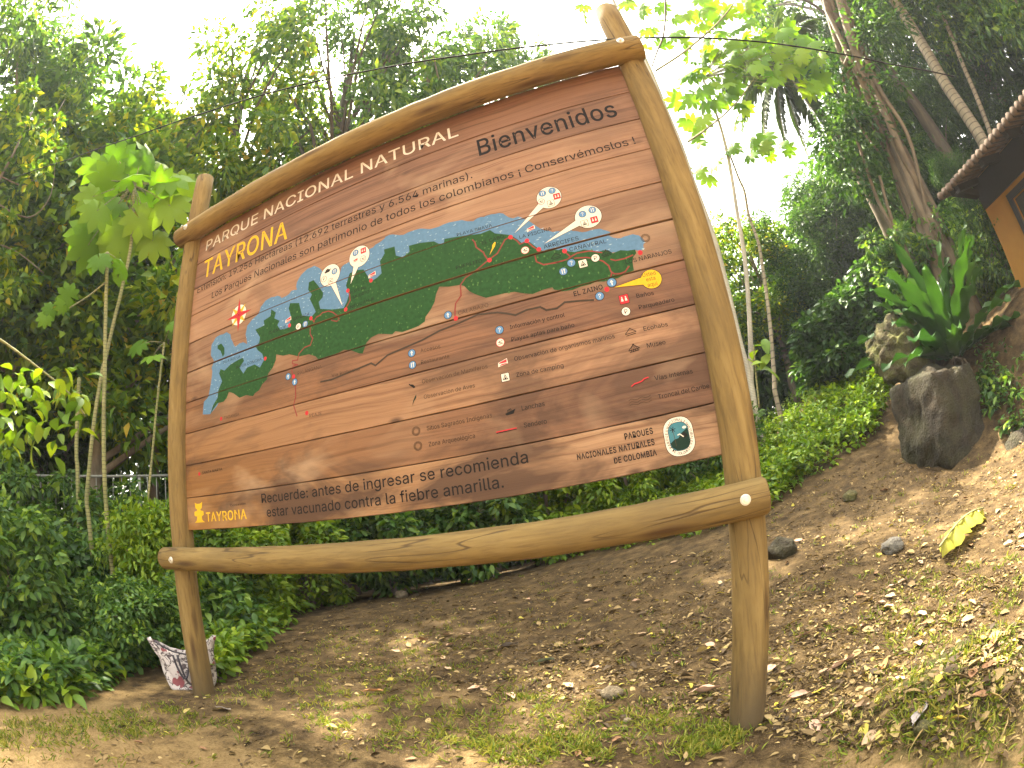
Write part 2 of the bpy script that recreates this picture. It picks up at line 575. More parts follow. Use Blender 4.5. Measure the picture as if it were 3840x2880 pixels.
def log_mat(name, axis):
    m, n, bs, _ = new_mat(name)
    s = (3.0, 26, 26) if axis == 'X' else (26, 26, 3.0)
    v = mapping(n, s)
    g = noise(n, v, 1.0, 6, .6, .3)
    f = noise(n, mapping(n, tuple(a * 4 for a in s)), 1.0, 3)
    big = noise(n, mapping(n, (2, 2, 2)), 1.0, 4)
    c = ramp(n, g, [(.28, (.120, .078, .027)), (.52, (.190, .126, .044)), (.76, (.250, .172, .064))])
    c = mix(n, ramp(n, f, [(.3, (.45, .45, .45)), (.5, (0, 0, 0))]), c, (.10, .06, .022))
    c = mix(n, ramp(n, big, [(.48, (0, 0, 0)), (.7, (.6, .6, .6))]), c, (.115, .078, .032))
    vs = (1.6, 9, 9) if axis == 'X' else (9, 9, 1.6)
    vor = node(n, "ShaderNodeTexVoronoi", {"Vector": mapping(n, vs), "Scale": 1.0})
    c = mix(n, ramp(n, vor.outputs[0], [(.08, (.95, .95, .95)), (.22, (0, 0, 0))]), c, (.075, .042, .018))
    # drying cracks that run along the grain
    cs = (1.1, 19, 19) if axis == 'X' else (19, 19, 1.1)
    cr = noise(n, mapping(n, cs, "Object", (3, 1, 7)), 1.0, 1, .5, .15)
    crack = ramp(n, cr, [(.487, (0, 0, 0)), (.497, (1, 1, 1)), (.503, (1, 1, 1)), (.513, (0, 0, 0))])
    gate = ramp(n, noise(n, mapping(n, (1.7, 1.7, 1.7)), 1.0, 2), [(.50, (0, 0, 0)), (.56, (1, 1, 1))])
    crack = math_(n, 'MULTIPLY', crack, gate)
    c = mix(n, math_(n, 'MULTIPLY', crack, .8), c, (.05, .03, .015))
    gz = node(n, "ShaderNodeSeparateXYZ", {0: n.nodes["Geometry"].outputs["Position"] if "Geometry" in n.nodes else n.nodes.new("ShaderNodeNewGeometry").outputs["Position"]}).outputs[2]
    mud = math_(n, 'MULTIPLY', math_(n, 'SUBTRACT', math_(n, 'ADD', math_(n, 'MULTIPLY', gz, -1.0), math_(n, 'MULTIPLY', big, .5)), .98, True), 3.0, True)
    c = mix(n, mud, c, (.10, .07, .035))
    n.links.new(c, bs.inputs["Base Color"])
    bs.inputs["Roughness"].default_value = .85
    bs.inputs["Specular IOR Level"].default_value = .25
    bump(n, bs, math_(n, 'SUBTRACT', g, math_(n, 'MULTIPLY', crack, .8)), .45, .008)
    return m


MAT['plank'] = wood_plank_mat()
MAT['log_v'] = log_mat("post_wood", 'Z')
MAT['log_h'] = log_mat("rail_wood", 'X')
MAT['steel'] = plain("bolt_steel", (.62, .60, .55), .38, .2, 60, .7)
PAINT = {k: plain("paint_" + k, c, .75, v, 55) for k, c, v in (
    ('black', (.014, .012, .012), .3), ('worn', (.060, .036, .022), .35), ('white', (.60, .54, .46), .10), ('yellow', (.56, .34, .020), .15), ('sea', (.085, .165, .27), .22),
    ('foam', (.30, .39, .44), .1), ('land', (.018, .060, .018), .5), ('landlight', (.060, .13, .035), .35), ('red', (.42, .028, .035), .15), ('road', (.19, .035, .030), .25),
    ('blue', (.095, .20, .36), .12), ('teal', (.05, .16, .20), .15), ('darkgreen', (.012, .028, .020), .3), ('grey', (.050, .036, .026), .3))}
for _k in PAINT.values():
    _k.node_tree.nodes["Principled BSDF"].inputs["Specular IOR Level"].default_value = .12

sign = thing("signboard", "large wooden map signboard on two round timber posts with carved and painted lettering", "sign", (1.6, 0, -1.07))
SO = np.array([1.6, 0, -1.07])


def sobj(mb, name, mats, parent, smooth=False):
    o = mb.build(name, mats, parent, smooth)
    if parent == sign:
        o.location = [-float(a) for a in SO]
    return o


def log_pts(a, b, n, rng, wob=.004):
    a, b = np.array(a, float), np.array(b, float)
    return [a + (b - a) * t + rng.normal(size=3) * wob for t in np.linspace(0, 1, n)]


rng = np.random.default_rng(5)
PL = dict(x=.1168, y=0, tx=.0107, ty=-.0031)
PR = dict(x=3.1156, y=0, tx=.0654, ty=.0062)
for P, zt in ((PL, 2.63), (PR, 2.585)):
    mb = MB()
    z0 = -1.35
    pts = log_pts((P['x'] + P['tx'] * z0, P['ty'] * z0, z0), (P['x'] + P['tx'] * zt, P['ty'] * zt, zt), 26, rng, .0012)
    pts += [pts[-1] + np.array([0, 0, .008])]
    rad = [.0742 + rng.normal() * .0006 for _ in range(26)]
    rad[0] = .078
    rad[-1] = .072
    mb.tube(pts, rad + [.064], 40, 0, True, .006, rng)
    sobj(mb, "post", MAT['log_v'], sign, True)
for zc, rr, xa, xb, bolts in ((-.178, .070, .020, 3.168, ((.175, -.178), (3.082, -.178))), (2.055, .077, .050, 3.318, ((.202, 2.055), (3.22, 2.05)))):
    mb = MB()
    pts = log_pts((xa, -.078, zc + .006), (xb, -.078, zc - .004), 34, rng, .0011)
    rad = [rr * (1 + .012 * math.sin(i * .9)) for i in range(34)]
    pts = [pts[0] - np.array([.010, 0, 0])] + pts + [pts[-1] + np.array([.010, 0, 0])]
    mb.tube(pts, [rr * .86] + rad + [rr * .86], 40, 0, True, .006, rng)
    rail = sobj(mb, "rail", MAT['log_h'], sign, True)
    for bx, bz in bolts:
        b = MB()
        yf = -.078 - rr
        b.tube([(bx, yf + .006, bz), (bx, yf - .003, bz)], [.020, .020], 24)
        b.tube([(bx, yf - .003, bz), (bx, yf - .006, bz)], [.0185, .016], 24)
        b.tube([(bx, yf - .006, bz), (bx, yf - .016, bz)], [.0095, .0085], 6)
        b.build("bolt", MAT['steel'], rail)

mb = MB()
for k in range(10):
    z0, z1 = .2 * k + .0022, .2 * (k + 1) - .0022
    if k == 9: z1 = 2.022
    if k == 0: z0 = .004
    if k == 4: z1 = .9955
    if k == 5: z0 = 1.0045
    if k == 3: z1 -= .0015
    x0, x1 = .117 + .012, 3.1156 - .035
    yj = (0.0, .0003, -.0002, .0002, 0, .0003, -.0001, .0002, 0, -.0002)[k]
    n_ = 24
    xs = np.linspace(0, 1, n_)
    top = [(x0 + (x1 + .0654 * z1 - x0) * t, z1 + rng.normal() * .0006) for t in xs]
    bot = [(x0 + (x1 + .0654 * z0 - x0) * t, z0 + rng.normal() * .0006) for t in xs]
    ch = .0018
    v, f = [], []
    for (xb_, zb_), (xt_, zt_) in zip(bot, top):
        v += [(xb_, yj + .034, zb_), (xb_, yj + ch, zb_), (xb_, yj, zb_ + ch), (xt_, yj, zt_ - ch), (xt_, yj + ch, zt_), (xt_, yj + .034, zt_)]
    for i in range(n_ - 1):
        a, b = i * 6, i * 6 + 6
        for q in range(6):
            q2 = (q + 1) % 6
            f.append((a + q, b + q, b + q2, a + q2))
    f += [tuple(range(6)), tuple((n_ - 1) * 6 + q for q in range(6))[::-1]]
    mb.add(v, f)
mb.box((.15, .0365, .01), (3.06, .048, 2.0))  # unseen backing sheet added so no light leaks through the plank gaps
panel = sobj(mb, "board_panel", MAT['plank'], sign)
for bx in (.9, 2.3):
    b = MB()
    b.box((bx, .0485, .03), (bx + .09, .085, 1.98))
    sobj(b, "batten", MAT['log_v'], sign)


class Paint(MB):
    """flat strokes of paint on the board: x to the right, z up, lev = layers above the wood"""
    def poly(s, pts, lev=1, m=0):
        a = sum(p[0] * q[1] - q[0] * p[1] for p, q in zip(pts, list(pts[1:]) + [pts[0]]))
        if a < 0: pts = list(pts)[::-1]
        y = -.0007 - lev * .00013
        s.add([(x, y, z) for x, z in pts], [tuple(range(len(pts)))], m)

    def disc(s, x, z, rx, rz=None, lev=1, m=0, n=28):
        rz = rz or rx
        s.poly([(x + rx * math.cos(2 * math.pi * i / n), z + rz * math.sin(2 * math.pi * i / n)) for i in range(n)], lev, m)

    def rrect(s, x, z, w, h, r, lev=1, m=0):
        pts = []
        for cx_, cz_, a0 in ((w - r, h - r, 0), (-w + r, h - r, 90), (-w + r, -h + r, 180), (w - r, -h + r, 270)):
            pts += [(x + cx_ + r * math.cos(R(a0 + t)), z + cz_ + r * math.sin(R(a0 + t))) for t in range(0, 91, 15)]
        s.poly(pts, lev, m)

    def line(s, pts, w, lev=1, m=0):
        pts = [np.array(p, float) for p in pts]
        for i_, (a, b) in enumerate(zip(pts, pts[1:])):
            d = b - a
            L_ = np.linalg.norm(d)
            if L_ < 1e-5: continue
            d /= L_
            nrm = np.array([-d[1], d[0]]) * w / 2
            e = d * w * .35
            s.poly([a - nrm - e, b - nrm + e, b + nrm + e, a + nrm - e], lev + .22 * (i_ % 2), m)

    def glyph(s, ch, x, z, h, lev=1, m=0):
        V, F, w, hh = text_mesh(ch)
        k = h / CAP
        y = -.0007 - lev * .00013
        s.add([(x + (a - w / 2) * k, y, z + (b - hh / 2) * k) for a, b in V], F, m)


_tc = {}
FONT = None
try:                                                    # the plain sans serif that ships with Blender; the built-in face stands in where it is missing
    import os
    FONT = bpy.data.fonts.load(os.path.join(bpy.utils.resource_path('LOCAL'), "datafiles", "fonts", "Inter.woff2"))
except Exception:
    FONT = None


def text_mesh(body, bold=0.0, extrude=0.0):
    key = (body, bold)
    if key in _tc: return _tc[key]
    cu = bpy.data.curves.new("t", 'FONT')
    cu.body = body
    if FONT: cu.font = FONT
    cu.size = 1.0
    cu.resolution_u = 3
    cu.offset = bold
    cu.space_character = 1.0 + bold * 4.5
    ob = bpy.data.objects.new("t", cu)
    COL.objects.link(ob)
    dg = bpy.context.evaluated_depsgraph_get()
    dg.update()
    me = bpy.data.meshes.new_from_object(ob.evaluated_get(dg))
    V = [(v.co.x, v.co.y) for v in me.vertices]
    F = [tuple(p.vertices) for p in me.polygons]
    x0 = min(v[0] for v in V); x1 = max(v[0] for v in V)
    V = [(a - x0, b) for a, b in V]
    hh = max(v[1] for v in V)
    bpy.data.objects.remove(ob); bpy.data.curves.remove(cu); bpy.data.meshes.remove(me)
    _tc[key] = (V, F, x1 - x0, hh)
    return _tc[key]


CAP = text_mesh("H")[3]


def lettering(body, x0, z0, x1, z1, cap, col='black', bold=0.0, lev=4, parent=None, depth=True, name="lettering"):
    V, F, w, hh = text_mesh(body, bold)
    kx, kz = (x1 - x0) / w, cap / CAP
    p = Paint()
    y = -.0007 - lev * .00013
    p.add([(x0 + a * kx, y, z0 + (z1 - z0) * a / w + b * kz) for a, b in V], F)
    # font faces face +z before the turn, so they face the reader here
    return p.build(name, PAINT[col], parent or panel)


PC = [PAINT[k] for k in ('white', 'black', 'blue', 'red', 'yellow', 'teal', 'darkgreen', 'worn')]
WH, BK, BL, RD, YE, TE, DG, WO = range(8)

SEA=[(0.381, 0.693), (0.392, 0.771), (0.438, 0.795), (0.458, 0.866), (0.47, 0.941), (0.461, 0.972), (0.482, 1.011), (0.449, 1.054), (0.452, 1.124), (0.487, 1.159), (0.531, 1.166), (0.596, 1.166), (0.633, 1.14), (0.657, 1.084), (0.686, 1.042), (0.719, 1.057), (0.752, 1.055), (0.786, 1.033), (0.77, 1.099), (0.781, 1.149), (0.819, 1.176), (0.869, 1.194), (0.892, 1.235), (0.928, 1.262), (0.976, 1.269), (1.024, 1.262), (1.059, 1.234), (1.093, 1.236), (1.132, 1.256), (1.172, 1.247), (1.171, 1.295), (1.203, 1.332), (1.247, 1.354), (1.295, 1.355), (1.337, 1.32), (1.363, 1.272), (1.422, 1.209), (1.462, 1.236), (1.472, 1.26), (1.492, 1.285), (1.526, 1.29), (1.597, 1.287), (1.654, 1.321), (1.692, 1.334), (1.747, 1.35), (1.752, 1.358), (1.796, 1.355), (1.855, 1.329), (1.907, 1.334), (1.957, 1.328), (1.997, 1.308), (2.045, 1.303), (2.102, 1.308), (2.168, 1.297), (2.223, 1.269), (2.263, 1.279), (2.293, 1.276), (2.331, 1.271), (2.353, 1.269), (2.379, 1.249), (2.413, 1.216), (2.455, 1.205), (2.486, 1.173), (2.514, 1.134), (2.543, 1.104), (2.575, 1.085), (2.615, 1.077), (2.657, 1.078), (2.678, 1.058), (2.703, 1.044), (2.724, 1.041), (2.764, 1.042), (2.795, 1.029), (2.823, 1.008), (2.813, 0.992), (2.846, 0.97), (2.874, 0.971), (2.914, 0.972), (2.938, 0.959), (2.95, 0.941), (2.955, 0.921), (2.943, 0.909), (2.941, 0.894), (2.928, 0.885), (2.906, 0.894), (2.88, 0.892), (2.745, 0.921), (2.515, 0.987), (2.347, 1.091), (2.063, 1.177), (1.802, 1.185), (1.658, 1.054), (1.511, 1.009), (1.085, 1.009), (0.984, 0.946), (0.961, 0.855), (0.658, 0.858), (0.52, 0.717), (0.454, 0.681)]
LAND=[(0.459, 0.681), (0.483, 0.729), (0.527, 0.767), (0.533, 0.812), (0.568, 0.86), (0.537, 0.915), (0.551, 0.94), (0.587, 0.921), (0.642, 0.945), (0.71, 0.956), (0.749, 0.959), (0.763, 0.937), (0.724, 0.906), (0.758, 0.861), (0.789, 0.889), (0.852, 0.892), (0.895, 0.863), (0.927, 0.899), (0.913, 0.939), (0.876, 0.971), (0.857, 0.999), (0.887, 1.014), (0.893, 1.044), (0.853, 1.103), (0.927, 1.108), (0.92, 1.139), (0.974, 1.15), (0.979, 1.191), (1.016, 1.16), (1.005, 1.126), (1.046, 1.099), (1.029, 1.077), (1.052, 1.043), (1.086, 1.037), (1.12, 1.039), (1.13, 1.1), (1.113, 1.152), (1.124, 1.181), (1.189, 1.16), (1.2, 1.117), (1.211, 1.077), (1.278, 1.052), (1.304, 1.07), (1.289, 1.106), (1.264, 1.159), (1.279, 1.181), (1.253, 1.218), (1.258, 1.263), (1.29, 1.266), (1.321, 1.222), (1.356, 1.164), (1.351, 1.139), (1.325, 1.121), (1.335, 1.078), (1.408, 1.05), (1.484, 1.034), (1.504, 1.062), (1.52, 1.1), (1.503, 1.158), (1.529, 1.221), (1.576, 1.222), (1.613, 1.213), (1.637, 1.164), (1.653, 1.128), (1.689, 1.137), (1.717, 1.153), (1.712, 1.225), (1.741, 1.26), (1.739, 1.285), (1.8, 1.28), (1.804, 1.224), (1.841, 1.201), (1.88, 1.218), (1.879, 1.254), (1.941, 1.248), (2.013, 1.23), (2.035, 1.209), (2.061, 1.195), (2.068, 1.223), (2.13, 1.213), (2.19, 1.2), (2.249, 1.187), (2.295, 1.192), (2.316, 1.165), (2.357, 1.146), (2.387, 1.131), (2.414, 1.098), (2.43, 1.072), (2.465, 1.068), (2.493, 1.028), (2.513, 1.005), (2.544, 1.007), (2.582, 0.988), (2.595, 0.991), (2.624, 0.969), (2.649, 0.958), (2.688, 0.959), (2.718, 0.947), (2.747, 0.93), (2.77, 0.932), (2.791, 0.926), (2.807, 0.906), (2.842, 0.912), (2.872, 0.901), (2.904, 0.898), (2.904, 0.88), (2.887, 0.866), (2.878, 0.845), (2.873, 0.805), (2.828, 0.797), (2.799, 0.789), (2.778, 0.79), (2.74, 0.789), (2.705, 0.798), (2.682, 0.793), (2.639, 0.793), (2.6, 0.787), (2.558, 0.793), (2.524, 0.811), (2.52, 0.823), (2.48, 0.823), (2.431, 0.816), (2.393, 0.83), (2.355, 0.849), (2.308, 0.855), (2.266, 0.857), (2.224, 0.858), (2.178, 0.89), (2.153, 0.913), (2.132, 0.946), (2.112, 0.957), (2.06, 0.965), (2.013, 0.98), (1.993, 0.947), (1.982, 0.912), (1.959, 0.88), (1.929, 0.851), (1.923, 0.83), (1.89, 0.817), (1.851, 0.813), (1.803, 0.811), (1.768, 0.825), (1.751, 0.814), (1.677, 0.838), (1.634, 0.83), (1.607, 0.811), (1.582, 0.763), (1.561, 0.769), (1.518, 0.796), (1.474, 0.811), (1.417, 0.798), (1.36, 0.797), (1.312, 0.802), (1.298, 0.822), (1.253, 0.846), (1.186, 0.851), (1.117, 0.882), (1.073, 0.885), (1.022, 0.907), (1.018, 0.875), (0.995, 0.838), (0.96, 0.812), (0.948, 0.78), (0.913, 0.763), (0.888, 0.734), (0.852, 0.724), (0.839, 0.71), (0.783, 0.729), (0.726, 0.725), (0.673, 0.763), (0.632, 0.781), (0.612, 0.749), (0.584, 0.732), (0.527, 0.734), (0.491, 0.709)]
ISLE=[(0.513, 1.101), (0.549, 1.105), (0.581, 1.067), (0.583, 1.028), (0.569, 1.012), (0.545, 1.057), (0.514, 1.081)]
ROADS=[[(1.274, 1.042), (1.294, 1.014), (1.288, 1.018), (1.309, 1.038), (1.329, 1.04), (1.349, 1.051), (1.389, 1.047), (1.417, 1.031), (1.441, 1.005), (1.454, 0.984), (1.439, 0.974), (1.406, 0.99)], [(1.267, 0.99), (1.264, 0.956), (1.281, 0.926), (1.265, 0.893), (1.224, 0.891), (1.187, 0.868), (1.175, 0.837), (1.177, 0.834), (1.14, 0.84), (1.139, 0.823), (1.176, 0.809), (1.144, 0.809), (1.133, 0.787), (1.146, 0.751)], [(1.155, 0.707), (1.156, 0.642), (1.139, 0.598), (1.159, 0.539)], [(1.511, 1.129), (1.523, 1.099), (1.525, 1.064), (1.503, 1.036), (1.493, 1.018)], [(2.07, 0.81), (2.075, 0.846), (2.082, 0.874), (2.112, 0.903), (2.115, 0.955), (2.145, 0.985), (2.192, 1.001), (2.263, 1.038), (2.31, 1.058), (2.356, 1.116), (2.383, 1.124)], [(2.263, 1.038), (2.25, 1.07), (2.248, 1.083), (2.217, 1.123), (2.214, 1.153), (2.205, 1.169)], [(2.385, 1.12), (2.409, 1.095), (2.42, 1.071), (2.453, 1.076), (2.474, 1.041), (2.497, 1.014)], [(2.475, 0.994), (2.476, 0.962), (2.503, 0.939), (2.556, 0.931), (2.611, 0.933), (2.637, 0.944), (2.626, 0.941), (2.658, 0.95), (2.712, 0.945), (2.762, 0.922)], [(2.603, 0.979), (2.626, 0.941), (2.61, 0.933), (2.571, 0.932), (2.505, 0.937)], [(2.642, 0.929), (2.69, 0.919), (2.729, 0.901), (2.757, 0.881), (2.775, 0.855), (2.778, 0.825), (2.789, 0.811), (2.814, 0.806), (2.836, 0.809), (2.858, 0.829)], [(2.792, 0.88), (2.809, 0.87), (2.847, 0.868), (2.887, 0.875)], [(2.779, 0.816), (2.769, 0.798)]]
TRUNK=[(1.324, 0.681), (1.392, 0.677), (1.582, 0.698), (1.625, 0.703), (1.648, 0.686), (1.717, 0.72), (1.898, 0.744), (1.991, 0.766), (2.088, 0.776), (2.176, 0.791), (2.265, 0.776), (2.31, 0.757), (2.34, 0.742), (2.392, 0.752), (2.452, 0.749), (2.475, 0.728), (2.52, 0.724), (2.557, 0.742), (2.625, 0.731), (2.676, 0.72)]
DOTS=[(1.12, 1.048), (1.271, 1.043), (0.937, 0.905), (0.56, 0.634), (1.225, 0.541), (1.146, 0.751), (0.336, 0.336), (1.654, 1.134), (1.513, 1.124), (1.496, 1.022), (2.073, 0.802), (2.269, 1.036), (2.384, 1.121), (2.454, 1.078), (2.498, 1.018), (2.607, 0.976), (2.921, 0.878), (2.742, 0.752)]


def inside(pt, poly):
    x, z = pt
    c = False
    for (x1, z1), (x2, z2) in zip(poly, poly[1:] + poly[:1]):
        if (z1 > z) != (z2 > z) and x < (x2 - x1) * (z - z1) / (z2 - z1) + x1:
            c = not c
    return c


def roughen(poly, rng, amp=.003):
    out = []
    for a, b in zip(poly, poly[1:] + poly[:1]):
        a, b = np.array(a), np.array(b)
        out.append(tuple(a))
        if np.linalg.norm(b - a) > .025:
            out.append(tuple((a + b) / 2 + rng.normal(size=2) * amp))
    return out


def at_joints(o):
    """the paint stops at the open joints between the planks"""
    import bmesh
    bm = bmesh.new()
    bm.from_mesh(o.data)
    bmesh.ops.triangulate(bm, faces=bm.faces)
    for z, g in ((.8, .0026), (1.0, .0050), (1.2, .0022)):
        for zz_ in (z - g, z + g):
            bmesh.ops.bisect_plane(bm, geom=bm.verts[:] + bm.edges[:] + bm.faces[:], plane_co=(0, 0, zz_), plane_no=(0, 0, 1))
        dead = [f for f in bm.faces if abs(f.calc_center_median().z - z) < g]
        bmesh.ops.delete(bm, geom=dead, context='FACES')
    bm.to_mesh(o.data)
    bm.free()
    return o


rs = np.random.default_rng(11)
p = Paint()
p.poly(roughen(SEA, rs), 1, 0)
k = 0
while k < 230:
    x, z = rs.uniform(.38, 2.96), rs.uniform(.68, 1.37)
    if inside((x, z), SEA) and not inside((x, z), LAND):
        l, w = rs.uniform(.006, .02), rs.uniform(.0012, .0026)
        p.poly([(x, z), (x + l * .5, z - w), (x + l, z + w * .5), (x + l * .5, z + w)], 1.5, 1)
        k += 1
at_joints(p.build("map_sea", [PAINT['sea'], PAINT['foam']], panel))
p = Paint()
p.poly(LAND, 2, 0)
p.poly(ISLE, 2, 0)
k = 0
while k < 420:
    x, z = rs.uniform(.42, 2.9), rs.uniform(.68, 1.29)
    if inside((x, z), LAND):
        r_ = rs.uniform(.0015, .006)
        p.disc(x, z, r_ * rs.uniform(.6, 1), r_, 2.4, 1, 6)
        k += 1
at_joints(p.build("map_land", [PAINT['land'], PAINT['landlight']], panel))
for rd in ROADS:
    p = Paint()
    p.line(rd, .0062, 2.9)
    at_joints(p.build("map_road", PAINT['road'], panel))
p = Paint()
p.line(TRUNK, .0085, 1)
p.build("map_highway", PAINT['grey'], panel)
p = Paint()
p.line([(.19, 1.0), (.2, 1.0)], .001, 1)
for x, z in DOTS:
    p = Paint()
    p.disc(x, z, .0105, .0115, 3.2)
    p.build("map_dot", PAINT['red'], panel)


def icon(kind, x, z, s=1.0, lev=4.2, name="symbol"):
    p = Paint()
    if kind in ('q', 'fork', 'up'):
        p.disc(x, z, .0195 * s, None, lev, BK)
        p.disc(x, z, .0172 * s, None, lev + .5, BL)
        if kind == 'q': p.glyph("?", x, z, .020 * s, lev + 1, WH)
        elif kind == 'fork':
            for dx in (-.005, .005):
                p.line([(x + dx * s, z - .010 * s), (x + dx * s, z + .010 * s)], .0032 * s, lev + 1, WH)
            p.disc(x + .005 * s, z + .007 * s, .0035 * s, .0045 * s, lev + 1.2, WH, 10)
        else:
            p.line([(x, z - .010 * s), (x, z + .004 * s)], .004 * s, lev + 1, WH)
            p.poly([(x - .007 * s, z + .001 * s), (x + .007 * s, z + .001 * s), (x, z + .011 * s)], lev + 1.2, WH)
    elif kind == 'P':
        p.disc(x, z, .0195 * s, None, lev, BK)
        p.disc(x, z, .0172 * s, None, lev + .5, WH)
        p.glyph("P", x, z, .019 * s, lev + 1, BK)
    elif kind == 'swim':
        p.disc(x, z, .0190 * s, None, lev, RD)
        p.disc(x, z, .0166 * s, None, lev + .5, WH)
        p.line([(x - .009 * s, z + .001 * s), (x + .001 * s, z + .006 * s), (x - .003 * s, z - .002 * s), (x + .008 * s, z - .003 * s)], .0028 * s, lev + 1, BK)
        p.line([(x - .011 * s, z - .008 * s), (x + .011 * s, z - .006 * s)], .002 * s, lev + 1, BK)
        p.disc(x + .008 * s, z + .006 * s, .0025 * s, None, lev + 1, BK, 8)
    elif kind == 'tent':
        p.rrect(x, z, .0185 * s, .0185 * s, .004 * s, lev, BK)
        p.rrect(x, z, .0165 * s, .0165 * s, .003 * s, lev + .5, WH)
        p.line([(x - .010 * s, z - .009 * s), (x + .001 * s, z + .011 * s)], .0026 * s, lev + 1, BK)
        p.line([(x + .010 * s, z - .009 * s), (x - .001 * s, z + .011 * s)], .0026 * s, lev + 1, BK)
        p.line([(x - .011 * s, z - .009 * s), (x + .011 * s, z - .009 * s)], .0026 * s, lev + 1.2, BK)
        p.poly([(x - .006 * s, z - .009 * s), (x + .006 * s, z - .009 * s), (x, z + .002 * s)], lev + 1.4, BK)
    elif kind == 'wc':
        p.rrect(x, z, .0205 * s, .0205 * s, .003 * s, lev, BK)
        p.rrect(x, z, .0190 * s, .0190 * s, .003 * s, lev + .5, RD)
        for dx in (-.008, .008):
            p.poly([(x + (dx - .005) * s, z - .008 * s), (x + (dx + .005) * s, z - .008 * s), (x + (dx + .003) * s, z + .005 * s), (x + (dx - .003) * s, z + .005 * s)], lev + 1, WH)
            p.disc(x + dx * s, z + .009 * s, .003 * s, None, lev + 1, WH, 10)
    elif kind == 'fish':
        p.poly([(x - .022 * s, z - .014 * s), (x + .022 * s, z - .006 * s), (x + .020 * s, z + .016 * s), (x - .020 * s, z + .004 * s)], lev, WH)
        p.poly([(x - .019 * s, z - .001 * s), (x + .017 * s, z - .001 * s), (x + .018 * s, z + .013 * s), (x - .012 * s, z + .005 * s)], lev + .5, RD)
        p.poly([(x - .018 * s, z - .011 * s), (x - .006 * s, z - .004 * s), (x + .019 * s, z - .004 * s), (x + .015 * s, z - .007 * s)], lev + .5, RD)
    elif kind == 'boat':
        p.poly([(x - .022 * s, z - .006 * s), (x - .016 * s, z - .014 * s), (x + .013 * s, z - .012 * s), (x + .024 * s, z + .006 * s)], lev, BK)
        p.poly([(x - .015 * s, z - .004 * s), (x + .011 * s, z + .002 * s), (x + .006 * s, z + .009 * s), (x - .012 * s, z + .004 * s)], lev, WO)
        p.line([(x - .010 * s, z + .006 * s), (x + .004 * s, z + .010 * s)], .0025 * s, lev + .6, BK)
    elif kind in ('hut', 'museum'):
        p.line([(x - .022 * s, z - .004 * s), (x, z + .016 * s), (x + .022 * s, z - .002 * s)], .0024 * s, lev, BK)
        p.line([(x - .022 * s, z - .006 * s), (x + .022 * s, z - .003 * s)], .0024 * s, lev, BK)
        p.line([(x - .019 * s, z - .013 * s), (x + .019 * s, z - .010 * s)], .0026 * s, lev, BK)
        p.line([(x - .006 * s, z + .009 * s), (x + .010 * s, z + .005 * s)], .0012 * s, lev, WO)
        if kind == 'museum':
            for dx in (-.013, -.004, .005, .014):
                p.line([(x + dx * s, z - .005 * s), (x + dx * s, z - .013 * s)], .002 * s, lev, BK)
                p.line([(x + dx * s, z - .004 * s), (x + dx * .35 * s, z + .012 * s)], .0012 * s, lev, BK)
            p.disc(x, z + .016 * s, .004 * s, None, lev, WO, 8)
    elif kind == 'sun':
        for i in range(24):
            a = 2 * math.pi * i / 24
            p.line([(x + .0155 * s * math.cos(a), z + .0155 * s * math.sin(a)), (x + .0205 * s * math.cos(a + .12), z + .0205 * s * math.sin(a + .12))], .0022 * s, lev, WO)
        for i in range(14):
            a, b = 2 * math.pi * i / 14, 2 * math.pi * (i + .7) / 14
            p.line([(x + .0125 * s * math.cos(a), z + .0125 * s * math.sin(a)), (x + .0125 * s * math.cos(b), z + .0125 * s * math.sin(b))], .0015 * s, lev, WO)
    elif kind == 'mammal':
        p.poly([(x - .018, z + .012), (x - .010, z + .006), (x + .004, z + .002), (x + .014, z - .012), (x + .004, z - .014), (x - .006, z - .004), (x - .016, z + .004)], lev, BK)
    elif kind == 'bird':
        p.poly([(x + .012, z + .022), (x + .010, z + .006), (x - .002, z - .006), (x - .014, z - .026), (x - .006, z - .004), (x + .002, z + .010)], lev, DG)
    elif kind == 'parrot':
        p.poly([(x + .016, z + .022), (x + .010, z + .004), (x - .002, z - .010), (x - .024, z - .036), (x - .006, z - .004), (x - .002, z + .012), (x + .010, z + .024)], lev, YE)
    return p.build(name, PC, panel)


def balloon(x, z, rx, rz, tip, key, lev=3.4):
    p = Paint()
    d = np.array(tip) - np.array([x, z])
    d /= np.linalg.norm(d)
    nrm = np.array([-d[1], d[0]])
    q = np.array([x, z])
    for g, m, l in ((.0022, BK, lev), (0, key, lev + .4)):
        p.disc(x, z, rx + g, rz + g, l, m, 40)
        p.poly([tuple(q + d * rx * .8 + nrm * (.017 + g)), tuple(q + d * rx * .8 - nrm * (.017 + g)), tuple(np.array(tip) + d * g * 2)], l + .1, m)
    return at_joints(p.build("map_balloon", PC, panel))


